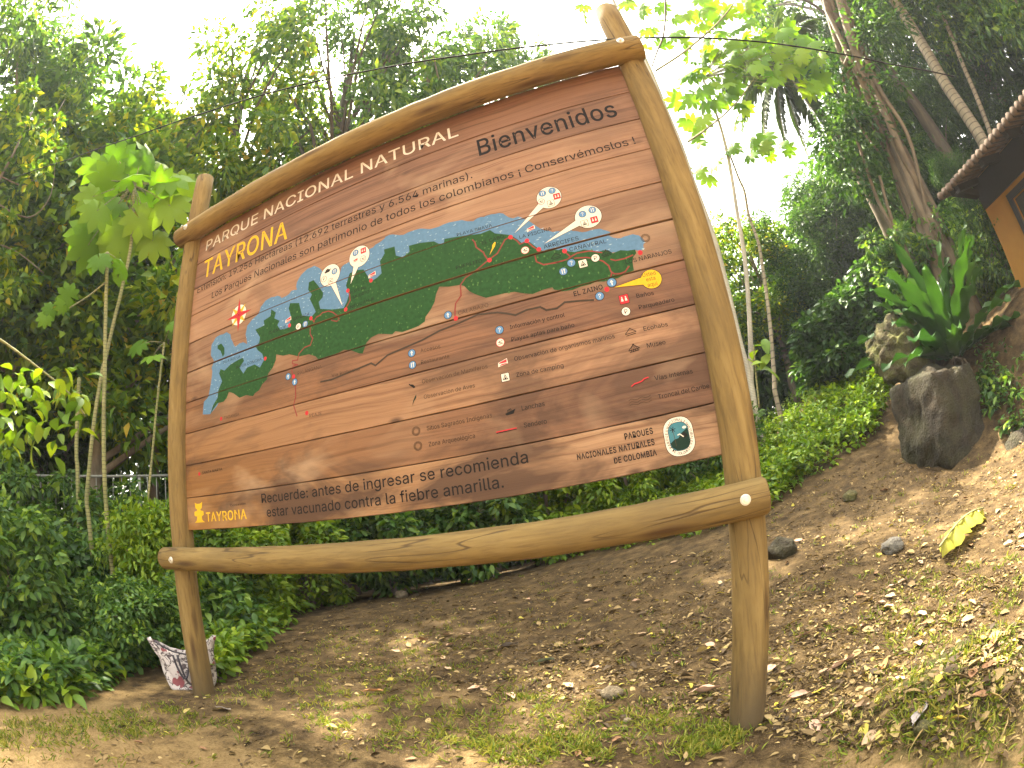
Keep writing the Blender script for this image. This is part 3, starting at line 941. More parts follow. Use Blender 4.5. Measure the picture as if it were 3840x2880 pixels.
balloon(1.591, 1.300, .062, .062, (1.531, 1.155), WH)
balloon(1.402, 1.255, .064, .064, (1.478, 1.046), WH)
balloon(2.599, 1.272, .058, .060, (2.405, 1.135), WH)
balloon(2.748, 1.114, .060, .058, (2.526, 1.038), WH)
balloon(2.934, .749, .043, .042, (2.772, .752), YE)
IC = dict(q=[(2.261, .695), (2.726, 1.134, .9), (2.621, 1.304, .9), (2.623, .911), (2.706, .730)], fork=[(1.840, .641), (2.774, 1.142, .9), (2.574, 1.304, .9), (2.581, .882), (1.569, 1.330, .95), (1.432, 1.268, .95), (1.232, 1.022)],
          up=[(1.842, .697), (2.038, .828), (2.769, .776, 1.1), (1.107, .760), (1.152, .720)], P=[(2.796, .638), (2.729, .905), (1.184, 1.022), (1.362, 1.246, .95)],
          swim=[(2.256, .639), (2.559, 1.261, .9), (2.437, 1.033), (1.613, 1.277, .95), (1.405, 1.218, .95)], tent=[(2.254, .486), (2.601, 1.238, .9), (2.724, 1.085, .9), (2.671, .894, 1.05)],
          wc=[(2.801, .691), (2.770, 1.090, .8), (2.636, 1.266, .8), (1.617, 1.326, .8)], fish=[(2.253, .549), (1.111, 1.084), (2.483, 1.134, .9), (1.566, 1.284, .8), (1.662, 1.164)],
          boat=[(2.252, .342), (1.386, 1.290)], hut=[(2.794, .549), (2.564, .961)], museum=[(2.792, .480), (2.780, .913)], sun=[(1.824, .342), (1.825, .276), (2.962, .939)],
          mammal=[(1.830, .548)], bird=[(1.832, .482)], parrot=[(2.296, 1.096)])
for kd, lst in IC.items():
    for t in lst:
        icon(kd, t[0], t[1], t[2] if len(t) > 2 else 1.0, 5.0)
p = Paint()
p.line([(2.183, .269), (2.268, .270)], .0045, 4.2, RD)
p.line([(2.183, .2645), (2.268, .2655)], .0025, 4.0, BK)
p.build("symbol", PC, panel)
p = Paint()
p.line([(2.751, .334), (2.764, .341), (2.778, .342), (2.795, .345), (2.806, .352), (2.821, .354)], .0055, 4.2, RD)
p.line([(2.751, .331), (2.764, .338), (2.778, .339), (2.795, .342), (2.806, .349), (2.821, .351)], .0022, 4.6, BK)
p.build("symbol", PC, panel)
p = Paint()
for dz in (-.010, 0, .010):
    p.line([(2.728 + i * .011, .272 + dz + .003 * math.sin(i * 1.7)) for i in range(9)], .0022, 4.2, WO)
p.build("symbol", PC, panel)
p = Paint()                                                          # compass rose
cx_, cz_ = .702, 1.246
p.disc(cx_, cz_, .068, .068, 2, BK, 40)
p.disc(cx_, cz_, .066, .066, 2.4, WH, 40)
for a0, L_, m_ in ((45, .085, YE), (0, .112, RD)):
    for i in range(4):
        a = R(a0 + 90 * i)
        d = np.array([math.cos(a), math.sin(a)])
        nn = np.array([-d[1], d[0]])
        for sgn, mm in ((1, m_), (-1, m_)):
            p.poly([(cx_, cz_), tuple(np.array([cx_, cz_]) + (d + sgn * nn) * .017), tuple(np.array([cx_, cz_]) + d * L_)], 3 + (a0 == 0) * .5 + (sgn > 0) * .1, mm)
        p.line([(cx_, cz_), tuple(np.array([cx_, cz_]) + d * L_)], .0012, 4, BK)
p.build("compass_rose", PC, panel)

p = Paint()                                                          # yellow figurine beside the second word TAYRONA
x, z = .317, .046
fig = [(-.050, 0), (-.030, .012), (-.022, .036), (-.048, .042), (-.047, .066), (-.018, .072), (-.018, .080), (-.034, .086), (-.036, .104), (-.040, .122), (-.018, .112), (.012, .112), (.034, .122), (.030, .100), (.026, .084), (.012, .080), (.012, .072), (.040, .066), (.042, .044), (.020, .036), (.026, .012), (.050, 0)]
p.poly([(x + a * 1.05, z + b) for a, b in fig], 4, 0)
p.build("logo", PAINT['yellow'], panel)

p = Paint()                                                          # oval park emblem
ex, ez = .0, .0
ex, ez = 2.893, .106
p.rrect(ex, ez, .0590, .0755, .050, 2, BK)
p.rrect(ex, ez, .0570, .0735, .048, 2.5, WH)
p.rrect(ex, ez, .0405, .0550, .034, 3, BK)
p.rrect(ex, ez, .0390, .0535, .033, 3.4, TE)
low_ = [(ex - .038, ez - .020), (ex - .020, ez - .008), (ex - .004, ez - .006), (ex + .012, ez + .012), (ex + .038, ez + .026), (ex + .0385, ez - .030), (ex + .026, ez - .048), (ex + .006, ez - .053), (ex - .016, ez - .051), (ex - .034, ez - .036)]
p.poly(low_, 3.8, DG)
p.disc(ex + .026, ez + .030, .008, .005, 4.2, WH, 12)
p.line([(ex - .004, ez + .006), (ex + .004, ez + .008), (ex + .010, ez + .002), (ex + .016, ez - .004)], .004, 4.2, WH)
p.poly([(ex, ez + .002), (ex + .022, ez + .012), (ex + .034, ez - .002), (ex + .020, ez - .010)], 4.0, BK)
for i in range(6):
    a = R(60 * i + 10)
    p.line([(ex - .020, ez + .030), (ex - .020 + .011 * math.cos(a), ez + .030 + .011 * math.sin(a))], .0024, 4.2, BK)
p.line([(ex - .020, ez + .030), (ex - .017, ez - .034)], .0018, 4.2, WO)
emb = p.build("park_emblem", PC, panel)


def curved(body, cx_, cz_, rx, rz, a0, a1, h):
    q = Paint()
    n = len(body)
    for i, ch in enumerate(body):
        if ch == ' ': continue
        a = R(a0 + (a1 - a0) * i / (n - 1))
        px_, pz_ = cx_ + rx * math.cos(a), cz_ + rz * math.sin(a)
        V, F, w, hh = text_mesh(ch, .01)
        k_ = h / CAP
        tn = np.array([-rx * math.sin(a), rz * math.cos(a)]) * (1 if a1 > a0 else -1)
        tn /= np.linalg.norm(tn)
        up = np.array([-tn[1], tn[0]])
        q.add([tuple(np.array([px_, 0, pz_]) + np.array([tn[0], 0, tn[1]]) * (u - w / 2) * k_ + np.array([up[0], 0, up[1]]) * (v_ - hh / 2) * k_ + np.array([0, -.0007 - 3.6 * .00013, 0])) for u, v_ in V], F, 0)
    return q.build("lettering", PAINT['black'], panel)


curved("NACIONALES", ex, ez + .006, .0480, .0580, 142, 38, .0095)
curved("NATURALES", ex, ez, .0490, .0620, 33, -36, .0095)
curved("DE COLOMBIA", ex, ez - .004, .0480, .0605, 228, 312, .0085)
curved("PARQUES", ex, ez, .0490, .0620, 214, 152, .0095)

LT = [("PARQUE NACIONAL NATURAL", .294, 1.880, 2.223, 1.851, .082, 'white', .004), ("TAYRONA", .300, 1.652, 1.084, 1.628, .138, 'yellow', .008),
      ("Extensión: 19.256 Hectáreas (12.692 terrestres y 6.564 marinas).", .251, 1.557, 2.257, 1.528, .046, 'black', 0),
      ("Los Parques Nacionales son patrimonio de todos los colombianos ¡ Conservémoslos !", .420, 1.457, 3.076, 1.448, .046, 'black', 0),
      ("Bienvenidos", 2.313, 1.656, 3.050, 1.652, .112, 'black', .008), ("Recuerde: antes de ingresar se recomienda", .872, .122, 2.296, .124, .049, 'black', .004),
      ("estar vacunado contra la fiebre amarilla.", .903, .048, 2.182, .043, .049, 'black', .004), ("PARQUES", 2.685, .138, 2.797, .138, .023, 'black', .02),
      ("NACIONALES NATURALES", 2.490, .098, 2.795, .096, .022, 'black', .02), ("DE COLOMBIA", 2.629, .056, 2.796, .055, .022, 'black', .02),
      ("TAYRONA", .383, .049, .745, .047, .052, 'yellow', .012), ("Concesión", .613, .123, .743, .125, .012, 'black', 0),
      ("Accesos", 1.886, .688, 1.984, .684, .018, 'worn', 0), ("Restaurante", 1.883, .633, 2.021, .629, .018, 'worn', 0), ("Observación de Mamíferos", 1.878, .545, 2.185, .543, .018, 'worn', 0),
      ("Observación de Aves", 1.879, .475, 2.118, .474, .018, 'worn', 0), ("Sitios Sagrados Indígenas", 1.876, .335, 2.174, .334, .019, 'worn', .004), ("Zona Arqueológica", 1.877, .265, 2.089, .264, .019, 'worn', .004),
      ("Información y control", 2.308, .685, 2.545, .680, .018, 'black', 0), ("Playas aptas para baño", 2.305, .630, 2.576, .627, .018, 'black', 0),
      ("Observación de organismos marinos", 2.304, .545, 2.727, .540, .018, 'black', 0), ("Zona de camping", 2.301, .476, 2.500, .471, .018, 'black', 0), ("Lanchas", 2.302, .335, 2.397, .334, .019, 'black', 0),
      ("Sendero", 2.300, .265, 2.394, .263, .019, 'black', 0), ("Baños", 2.854, .683, 2.927, .679, .018, 'black', 0), ("Parqueadero", 2.852, .633, 3.002, .631, .018, 'black', 0),
      ("Ecohabs", 2.848, .540, 2.948, .537, .018, 'black', 0), ("Museo", 2.845, .470, 2.921, .468, .018, 'black', 0), ("Vías internas", 2.845, .336, 2.999, .330, .018, 'black', 0),
      ("Troncal del Caribe", 2.843, .262, 3.050, .260, .018, 'black', 0), ("ARRECIFES", 2.521, 1.014, 2.680, 1.011, .019, 'black', 0), ("CAÑAVERAL", 2.629, .967, 2.793, .962, .019, 'black', 0),
      ("LA PISCINA", 2.424, 1.098, 2.574, 1.096, .018, 'black', 0), ("EL CABO", 2.246, 1.127, 2.354, 1.129, .017, 'black', 0), ("PLAYA BRAVA", 2.133, 1.214, 2.309, 1.205, .017, 'black', 0),
      ("LOS NARANJOS", 2.848, .841, 3.052, .841, .019, 'black', 0), ("EL ZAINO", 2.602, .757, 2.727, .758, .021, 'black', .01), ("CALABAZO", 2.087, .814, 2.230, .814, .018, 'worn', 0),
      ("NEGUANJE", 1.524, 1.017, 1.669, 1.021, .017, 'black', 0), ("PLAYA DEL", 1.529, 1.097, 1.625, 1.099, .016, 'black', 0), ("MUERTO", 1.543, 1.066, 1.640, 1.069, .016, 'black', 0),
      ("GAYRACA", 1.147, 1.065, 1.260, 1.064, .018, 'black', 0), ("CHENGUE", .963, 1.040, 1.095, 1.039, .017, 'black', 0), ("ISLA AGUJA", .571, .968, .729, .965, .016, 'black', 0),
      ("BAHIA CONCHA", .695, .905, .909, .902, .016, 'black', 0), ("PALANGANA", 1.174, .752, 1.333, .752, .018, 'worn', 0), ("TAGANGA", .588, .624, .722, .623, .017, 'worn', 0),
      ("SANTA MARTA", .367, .331, .559, .334, .015, 'black', 0), ("PEAJE", 1.242, .516, 1.319, .514, .016, 'worn', 0), ("Vía Riohacha", 1.393, .689, 1.559, .684, .016, 'worn', 0),
      ("PUEBLITO", 2.106, 1.041, 2.234, 1.037, .017, 'black', 0), ("Usted", 2.902, .766, 2.958, .764, .017, 'black', 0), ("esta", 2.912, .743, 2.951, .742, .017, 'black', 0), ("aqui", 2.911, .718, 2.953, .717, .017, 'black', 0)]
for t, x0, z0, x1, z1, cap, c_, bo in LT:
    lettering(t, x0, z0, x1, z1, cap, c_, bo)
# ------------------------------------------------------------------ ground
from mathutils import noise as mnoise


def ground_mat():
    m, n, bs, _ = new_mat("soil")
    v = mapping(n, (1, 1, 1))
    big = noise(n, v, .9, 5, .6, .3)
    mid = noise(n, v, 7, 6, .65)
    fine = noise(n, v, 70, 5, .7)
    grit = node(n, "ShaderNodeTexVoronoi", {"Vector": v, "Scale": 120.0}).outputs[0]
    sx = node(n, "ShaderNodeSeparateXYZ", {0: v})
    # trodden pale soil in front of the sign, dark crumbly litter soil up the slope
    front = math_(n, 'ADD', math_(n, 'MULTIPLY', sx.outputs[1], -1.0), math_(n, 'MULTIPLY', math_(n, 'SUBTRACT', big, .5), 2.6))
    front = math_(n, 'ADD', front, math_(n, 'MULTIPLY', math_(n, 'SUBTRACT', mid, .5), 1.2))
    path = ramp(n, front, [(.10, (0, 0, 0)), (.62, (1, 1, 1))])
    litter = ramp(n, mid, [(.30, (.030, .019, .009)), (.5, (.082, .053, .024)), (.7, (.175, .118, .055))])
    sand = ramp(n, mid, [(.3, (.15, .098, .042)), (.5, (.225, .150, .066)), (.7, (.29, .20, .092))])
    c = mix(n, path, litter, sand)
    dm = node(n, "ShaderNodeVectorMath", {0: v, 1: (MOUND[0], MOUND[1], -.95)}, operation='DISTANCE').outputs[1]
    ms = math_(n, 'ADD', dm, math_(n, 'MULTIPLY', math_(n, 'SUBTRACT', mid, .5), 1.1))
    c = mix(n, ramp(n, ms, [(.25, (.85, .85, .85)), (.55, (0, 0, 0))]), c, mix(n, mid, (.025, .028, .010), (.085, .085, .025)))
    c = mix(n, 1.0, c, ramp(n, fine, [(.3, (.45, .43, .40)), (.5, (.9, .9, .9)), (.7, (1.0, 1.0, 1.0))]), 'MULTIPLY')
    c = mix(n, ramp(n, grit, [(.08, (.6, .6, .6)), (.2, (0, 0, 0))]), c, (.33, .25, .15))
    n.links.new(c, bs.inputs["Base Color"])
    bs.inputs["Roughness"].default_value = .95
    bs.inputs["Specular IOR Level"].default_value = .15
    bump(n, bs, math_(n, 'ADD', math_(n, 'MULTIPLY', mid, .8), math_(n, 'MULTIPLY', fine, .5)), .9, .03)
    return m


def axis_grid(c0, c1, step, far, k=26):
    a = np.arange(c0, c1 + 1e-6, step)
    g = np.geomspace(.1, far, k)
    return np.concatenate([c0 - g[::-1], a, c1 + g])


gx, gy = axis_grid(-2.5, 9.0, .06, 42), axis_grid(-3.0, 6.5, .06, 42)
XX, YY = np.meshgrid(gx, gy)
ZZ = height(XX.ravel(), YY.ravel())
nx, ny = len(gx), len(gy)
ii = (np.arange(ny - 1)[:, None] * nx + np.arange(nx - 1)[None]).ravel()
me = np_mesh("ground", np.stack([XX.ravel(), YY.ravel(), ZZ], 1), np.stack([ii, ii + 1, ii + nx + 1, ii + nx], 1))
tag(link("ground", me, ground_mat(), smooth=True), kind="structure")


def px_points(poly, n, rng):
    """n ground points spread evenly over an area of the view"""
    xs, ys = [q[0] for q in poly], [q[1] for q in poly]
    pts = []
    while len(pts) < n:
        q = (rng.uniform(min(xs), max(xs)), rng.uniform(min(ys), max(ys)))
        if inside(q, poly): pts.append(q)
    V = np.array([ray(*q) for q in pts])
    lo, hi = np.full(n, .8), np.full(n, np.nan)
    ts = np.concatenate([np.arange(.8, 5, .12), np.arange(5, 13, .3)])
    prev = np.full(n, .8)
    for t in ts:
        Pp = CAM_POS + V * t
        hit = np.isnan(hi) & (Pp[:, 2] < height(Pp[:, 0], Pp[:, 1]))
        lo[hit], hi[hit] = prev[hit], t
        prev[:] = t
    ok = ~np.isnan(hi)
    V, lo, hi = V[ok], lo[ok], hi[ok]
    for _ in range(9):
        mid_ = (lo + hi) / 2
        Pp = CAM_POS + V * mid_[:, None]
        b = Pp[:, 2] < height(Pp[:, 0], Pp[:, 1])
        hi = np.where(b, mid_, hi)
        lo = np.where(b, lo, mid_)
    return CAM_POS + V * hi[:, None]


rl = np.random.default_rng(21)
GROUND_PX = [(480, 1500), (560, 1420), (720, 1310), (900, 1265), (1300, 1215), (1560, 1190), (1650, 1110), (1720, 1060), (1930, 965), (1990, 1010), (2110, 990), (2211, 950), (2211, 1658), (0, 1658), (0, 1560), (330, 1520)]
SLOPE_PX = [(500, 1480), (600, 1400), (720, 1310), (900, 1265), (1300, 1215), (1560, 1190), (1650, 1110), (1720, 1060), (1930, 965), (1990, 1010), (2110, 990), (2211, 950), (2211, 1640), (1750, 1610), (1450, 1540), (1000, 1500), (700, 1480)]
P1 = px_points(SLOPE_PX, 30000, rl)
P2 = px_points(GROUND_PX, 4500, rl)
P3 = np.stack([rl.uniform(-.5, 7, 5000), rl.uniform(-1.2, 3.5, 5000)], 1)
P3 = np.column_stack([P3, height(P3[:, 0], P3[:, 1])])
PP = np.concatenate([P1, P2, P3])
drift = np.array([mnoise.noise(Vector((a * 2.6, b * 2.6, 3))) + .6 * mnoise.noise(Vector((a * 8, b * 8, 9))) for a, b, _ in PP])
PP = PP[rl.uniform(size=len(PP)) < np.clip(.62 + drift * 1.1, .12, 1)]
n_ = len(PP)
PP[:, 2] += rl.uniform(.001, .014, n_)
a_ = rl.uniform(0, 2 * math.pi, n_)
D_ = np.stack([np.cos(a_), np.sin(a_), rl.normal(size=n_) * .30], 1)
N_ = np.stack([rl.normal(size=n_) * .45, rl.normal(size=n_) * .45, np.ones(n_)], 1)
L_ = rl.uniform(.012, .040, n_) * np.where(rl.uniform(size=n_) < .10, 2.0, 1)
twig = rl.uniform(size=n_) < .45
W_ = np.where(twig, .08, rl.uniform(.3, .6, n_)) * L_
L_ = np.where(twig, L_ * 1.5, L_)
tag(link("leaf_litter", leaf_mesh("leaf_litter", [leaves(PP, D_, N_, L_, W_, 'lf')]), MAT['litter']), "crumbled dry leaves and twigs littering the slope around the sign", "leaf litter", None, "stuff")

# grass: tufts in the trodden soil in front of the sign and thin blades over the slope
gp = [(px_points([(640, 1545), (820, 1495), (1100, 1485), (1350, 1505), (1540, 1545), (1420, 1600), (1150, 1590), (950, 1625), (720, 1600)], 170, rl), 9, .9),
      (px_points([(1000, 1600), (1250, 1590), (1330, 1640), (1060, 1655)], 60, rl), 14, 1.0), (px_points([(1450, 1580), (1590, 1560), (1600, 1610), (1480, 1640)], 40, rl), 14, 1.0),
      (px_points([(420, 1510), (640, 1400), (820, 1330), (1150, 1330), (1000, 1480), (620, 1540)], 260, rl), 6, .75), (px_points(GROUND_PX, 420, rl), 7, .8), (px_points([(0, 1560), (330, 1525), (560, 1560), (300, 1600), (0, 1620)], 200, rl), 8, .8),
      (px_points([(1850, 1250), (2211, 1200), (2211, 1650), (1900, 1600)], 160, rl), 9, .9)]
Bs = []
for pts, per, s in gp:
    B = np.repeat(pts, per, 0)
    B[:, :2] += rl.normal(size=(len(B), 2)) * .022
    Bs.append((B, s))
BP = np.concatenate([b for b, _ in Bs])
sc_ = np.concatenate([np.full(len(b), s) for b, s in Bs])
BP[:, 2] = height(BP[:, 0], BP[:, 1])
n_ = len(BP)
D_ = np.stack([rl.normal(size=n_) * .7, rl.normal(size=n_) * .7, rl.uniform(.35, 1.2, n_)], 1)
N_ = np.stack([rl.normal(size=n_), rl.normal(size=n_), np.full(n_, .4)], 1)
tag(link("grass", leaf_mesh("grass", [leaves(BP, D_, N_, rl.uniform(.025, .065, n_) * sc_, rl.uniform(.004, .009, n_), 'lf')]), MAT['grass']), "sparse yellow green grass tufts growing in the bare soil", "grass", None, "stuff")


# ------------------------------------------------------------------ fallen leaves one can tell apart
def leaf_color(name, c):
    m, n, bs, _ = new_mat(name)
    v = mapping(n, (1, 1, 1))
    nz = noise(n, v, 30, 4, .6)
    c2 = mix(n, nz, tuple(x * .7 for x in c), tuple(min(1, x * 1.25) for x in c))
    n.links.new(c2, bs.inputs["Base Color"])
    bs.inputs["Roughness"].default_value = .7
    return m


LC = {'tan': leaf_color("leaf_tan", (.40, .27, .16)), 'brown': leaf_color("leaf_brown", (.22, .11, .05)), 'orange': leaf_color("leaf_orange", (.42, .20, .07)), 'grey': leaf_color("leaf_grey", (.23, .20, .19)),
      'yellow': leaf_color("leaf_yellowed", (.55, .42, .04)), 'pink': leaf_color("leaf_pinkish", (.46, .29, .20)), 'green': leaf_color("leaf_greyish_green", (.16, .20, .13))}


def fallen_leaf(loc, L, Wd, yaw, tilt, curl, key, label, group=None, seed=0):
    r_ = np.random.default_rng(seed)
    V, F = [], []
    nu, nv = 12, 5
    for i in range(nu + 1):
        u = i / nu
        half = Wd / 2 * (math.sin(math.pi * min(1, u ** .85)) ** .75) * (1 + r_.normal() * .05) + .0015
        for j in range(-nv // 2 + 1, nv // 2 + 1):
            t = j / (nv // 2)
            z = .018 * L * 10 * curl * (t * t) * half / Wd * 2 + curl * .25 * L * (u - .5) ** 2 + .03 * L * math.sin(u * 9 + t * 2 + seed) + (.006 * L * 10 * (abs(t) < .1) * -.15)
            V.append(((u - .5) * L, t * half, z))
    k = 2 * (nv // 2) + 1
    for i in range(nu):
        for j in range(k - 1):
            F.append((i * k + j, i * k + j + 1, (i + 1) * k + j + 1, (i + 1) * k + j))
    b = len(V)
    mb = MB()
    mb.add(V, F)
    mb.tube([(-L * .5, 0, V[k // 2][2]), (-L * .66, .01 * L, .004)], [.0016, .0012], 5)
    o = mb.build("fallen_leaf", LC[key], None, True, loc)
    o.rotation_euler = (tilt[0], tilt[1], yaw)
    tag(o, label, "leaf", group)
    return o


def ground_px(x, y, lift=.012):
    P = on_ground(x, y)
    P[2] = h1(P[0], P[1]) + lift
    return P


UNIQ = [((1910, 1445), .105, .07, 1.2, (-.9, .1), .3, 'orange', "orange brown oval leaf standing on edge, lower right by the mossy mound"),
        ((1527, 1500), .135, .055, .1, (-.25, .05), 1.0, 'pink', "large curled pinkish brown leaf lying left of the right post foot"),
        ((1985, 1557), .13, .05, .85, (-.5, 0), .2, 'grey', "long grey leaf lying on litter at the lower right"),
        ((1822, 1440), .16, .045, .45, (-.4, 0), .5, 'pink', "long tan leaf curling upward on the litter right of the right post"),
        ((1737, 1380), .085, .055, .4, (-.5, .1), .4, 'pink', "broken pinkish leaf with a bitten edge right of the right post"),
        ((808, 1500), .12, .045, .35, (-.3, 0), .6, 'orange', "orange tan leaf lying on the grass right of the left post"),
        ((965, 1376), .14, .05, .55, (-.3, 0), .3, 'tan', "pale pointed leaf, leftmost of the pale leaves on the shaded slope under the sign"),
        ((1100, 1398), .14, .06, .5, (-.45, 0), .5, 'grey', "broad greyish leaf lying beside a smaller pink leaf on the shaded slope"),
        ((1055, 1408), .10, .045, .0, (-.3, 0), .3, 'pink', "small pink leaf touching the broad greyish leaf on the shaded slope"),
        ((1180, 1434), .11, .05, .4, (-.5, 0), .6, 'green', "greyish green leaf lying curled on the shaded slope"),
        ((1288, 1398), .11, .035, .5, (-.35, 0), .9, 'tan', "narrow tan leaf folded along its midrib on the slope under the sign"),
        ((485, 1537), .10, .065, .2, (-.35, 0), .2, 'grey', "round grey brown leaf on the pale soil below the bag and left post"),
        ((1770, 1500), .06, .05, .3, (-.4, 0), .2, 'yellow', "small round bright yellow leaf right of the right post foot"),
        ((1010, 1374), .10, .03, .05, (-.2, 0), .3, 'pink', "flat pinkish leaf just right of the pale pointed leaf on the slope"),
        ((1600, 1255), .05, .03, .6, (-.5, 0), .2, 'orange', "small orange tan leaf left of the right post below the bottom rail")]
for i, (q, L, W, yaw, tl, cu, key, lab) in enumerate(UNIQ):
    fallen_leaf(ground_px(*q, .018), L, W, yaw, tl, cu, key, lab, None, i)
rf = np.random.default_rng(8)
lab = {'tan': "dry tan leaf lying among the litter in front of and under the sign", 'pink': "dry pinkish leaf lying among the litter on the slope", 'brown': "dark brown dead leaf lying on the soil around the sign", 'yellow': "small yellow fallen leaf scattered on the litter"}
for i, P in enumerate(px_points(SLOPE_PX, 84, rf)):
    key = ('tan', 'pink', 'brown', 'tan', 'pink', 'yellow')[i % 6]
    s = rf.uniform(.045, .10) if key != 'yellow' else rf.uniform(.03, .05)
    fallen_leaf(P + np.array([0, 0, .014]), s, s * rf.uniform(.35, .55), rf.uniform(0, 6.28), (rf.uniform(-.5, .1), rf.uniform(-.2, .2)), rf.uniform(.2, 1), key, lab[key], "fallen %s leaves on the slope" % key, 100 + i)
for i, P in enumerate(px_points([(0, 1590), (500, 1540), (1500, 1560), (1900, 1600), (1900, 1655), (0, 1655)], 14, rf)):
    s = rf.uniform(.03, .06)
    fallen_leaf(P + np.array([0, 0, .01]), s, s * .4, rf.uniform(0, 6.28), (rf.uniform(-.3, .1), 0), rf.uniform(.3, 1), 'brown', "small curled brown leaf on the bare pale soil along the bottom", "curled leaves on the bare soil", 300 + i)


# ------------------------------------------------------------------ rocks
def rock_mat(name, a, b, moss, amount):
    m, n, bs, _ = new_mat(name)
    v = mapping(n, (1, 1, 1))
    nz = noise(n, v, 3.5, 8, .65, .3)
    fi = noise(n, v, 38, 5, .7)
    c = mix(n, ramp(n, nz, [(.32, (0, 0, 0)), (.68, (1, 1, 1))]), a, b)
    c = mix(n, 1.0, c, ramp(n, fi, [(.3, (.5, .5, .5)), (.6, (1, 1, 1))]), 'MULTIPLY')
    ms = math_(n, 'MULTIPLY', ramp(n, noise(n, v, 2.2, 6, .7, .5), [(.40, (0, 0, 0)), (.6, (1, 1, 1))]), amount)
    c = mix(n, ms, c, mix(n, fi, tuple(x * .6 for x in moss), tuple(x * 1.4 for x in moss)))
    n.links.new(c, bs.inputs["Base Color"])
    bs.inputs["Roughness"].default_value = .9
    bump(n, bs, math_(n, 'ADD', nz, math_(n, 'MULTIPLY', fi, .5)), 1.0, .12)
    return m


RM = {'dark': rock_mat("dark_mossy_rock", (.020, .015, .009), (.085, .062, .034), (.045, .046, .012), .7), 'grey': rock_mat("grey_rock", (.17, .15, .13), (.33, .30, .26), (.10, .11, .04), .2),
      'sun': rock_mat("lichen_rock", (.07, .055, .025), (.19, .15, .07), (.13, .145, .02), .85), 'pale': rock_mat("pale_stone", (.28, .21, .13), (.46, .37, .25), (.2, .16, .09), .3), 'moss': rock_mat("mossy_mound", (.045, .035, .02), (.12, .09, .05), (.055, .07, .018), .85)}
from mathutils import noise as mnoise
import bmesh


def rock(name, label, loc, size, key, seed, cat="rock", sub=4, rough=.28, rz=0.0, boxy=.0):
    bm = bmesh.new()
    bmesh.ops.create_icosphere(bm, subdivisions=sub, radius=1)
    for v in bm.verts:
        d = v.co.normalized()
        q = max(abs(d.x), abs(d.y), abs(d.z))
        r_ = (1 - boxy) + boxy / q * .86
        k = mnoise.fractal(d * 1.3 + Vector((seed, seed * 2, 0)), 1.0, 2.0, 4) * rough + mnoise.fractal(d * 5 + Vector((seed, 0, 0)), 1.0, 2.0, 3) * rough * .22
        v.co = Vector((d.x * size[0], d.y * size[1], d.z * size[2])) * (r_ + k)
    me = bpy.data.meshes.new(name)
    bm.to_mesh(me)
    bm.free()
    o = link(name, me, RM[key], None, loc, True)
    o.rotation_euler = (0, 0, rz)
    return tag(o, label, cat)


def foot(x, y, d, dz=0.0):
    P = at(x, y, d)
    return np.array([P[0], P[1], h1(P[0], P[1]) + dz])


B = at(2025, 885, 6.05)
rock("boulder", "large dark mossy boulder on the bank right of the sign", (B[0] + .1, B[1] + .1, B[2] - .14), (.56, .48, .66), 'dark', 3.1, "boulder", 5, .22, .3, .75)
B = at(1945, 735, 7.3)
rock("boulder", "sunlit lichen covered boulder behind the dark boulder", (B[0], B[1], B[2] - .15), (.50, .45, .46), 'sun', 7.7, "boulder", 5, .42)
B = at(2155, 540, 8.6)
rock("boulder", "smooth grey boulder beside the ochre house wall", (B[0], B[1], B[2] - .1), (.38, .42, .52), 'grey', 12.2, "boulder", 4, .16)
B = at(2190, 1020, 6.0)
rock("boulder", "dark boulder in the shaded bank at the right edge", (B[0] + .2, B[1], B[2] - .1), (.55, .5, .55), 'dark', 22.2, "boulder", 4, .3)
for q, s, key, lb in (((868, 1290), .085, 'pale', "pale rounded stone at the edge of the plants behind the sign"), ((1322, 1505), .052, 'pale', "pale knobbly stone on the soil between the posts"),
                      ((1930, 1190), .085, 'grey', "greyish stone half buried in the litter right of the right post"), ((1838, 1080), .085, 'sun', "yellowish stone in the litter below the dark boulder"),
                      ((1690, 1200), .13, 'dark', "brown stone overhanging a dark hole beside the right post"), ((1995, 1580), .035, 'sun', "small yellowish stone beside the long grey leaf"), ((1355, 1560), .018, 'pale', "tiny pale pebble below the knobbly stone")):
    P = on_ground(*q)
    rock("stone", lb, (P[0], P[1], h1(P[0], P[1]) + s * .35), (s, s * .85, s * .75), key, q[0] * .37, "stone", 3, .3)


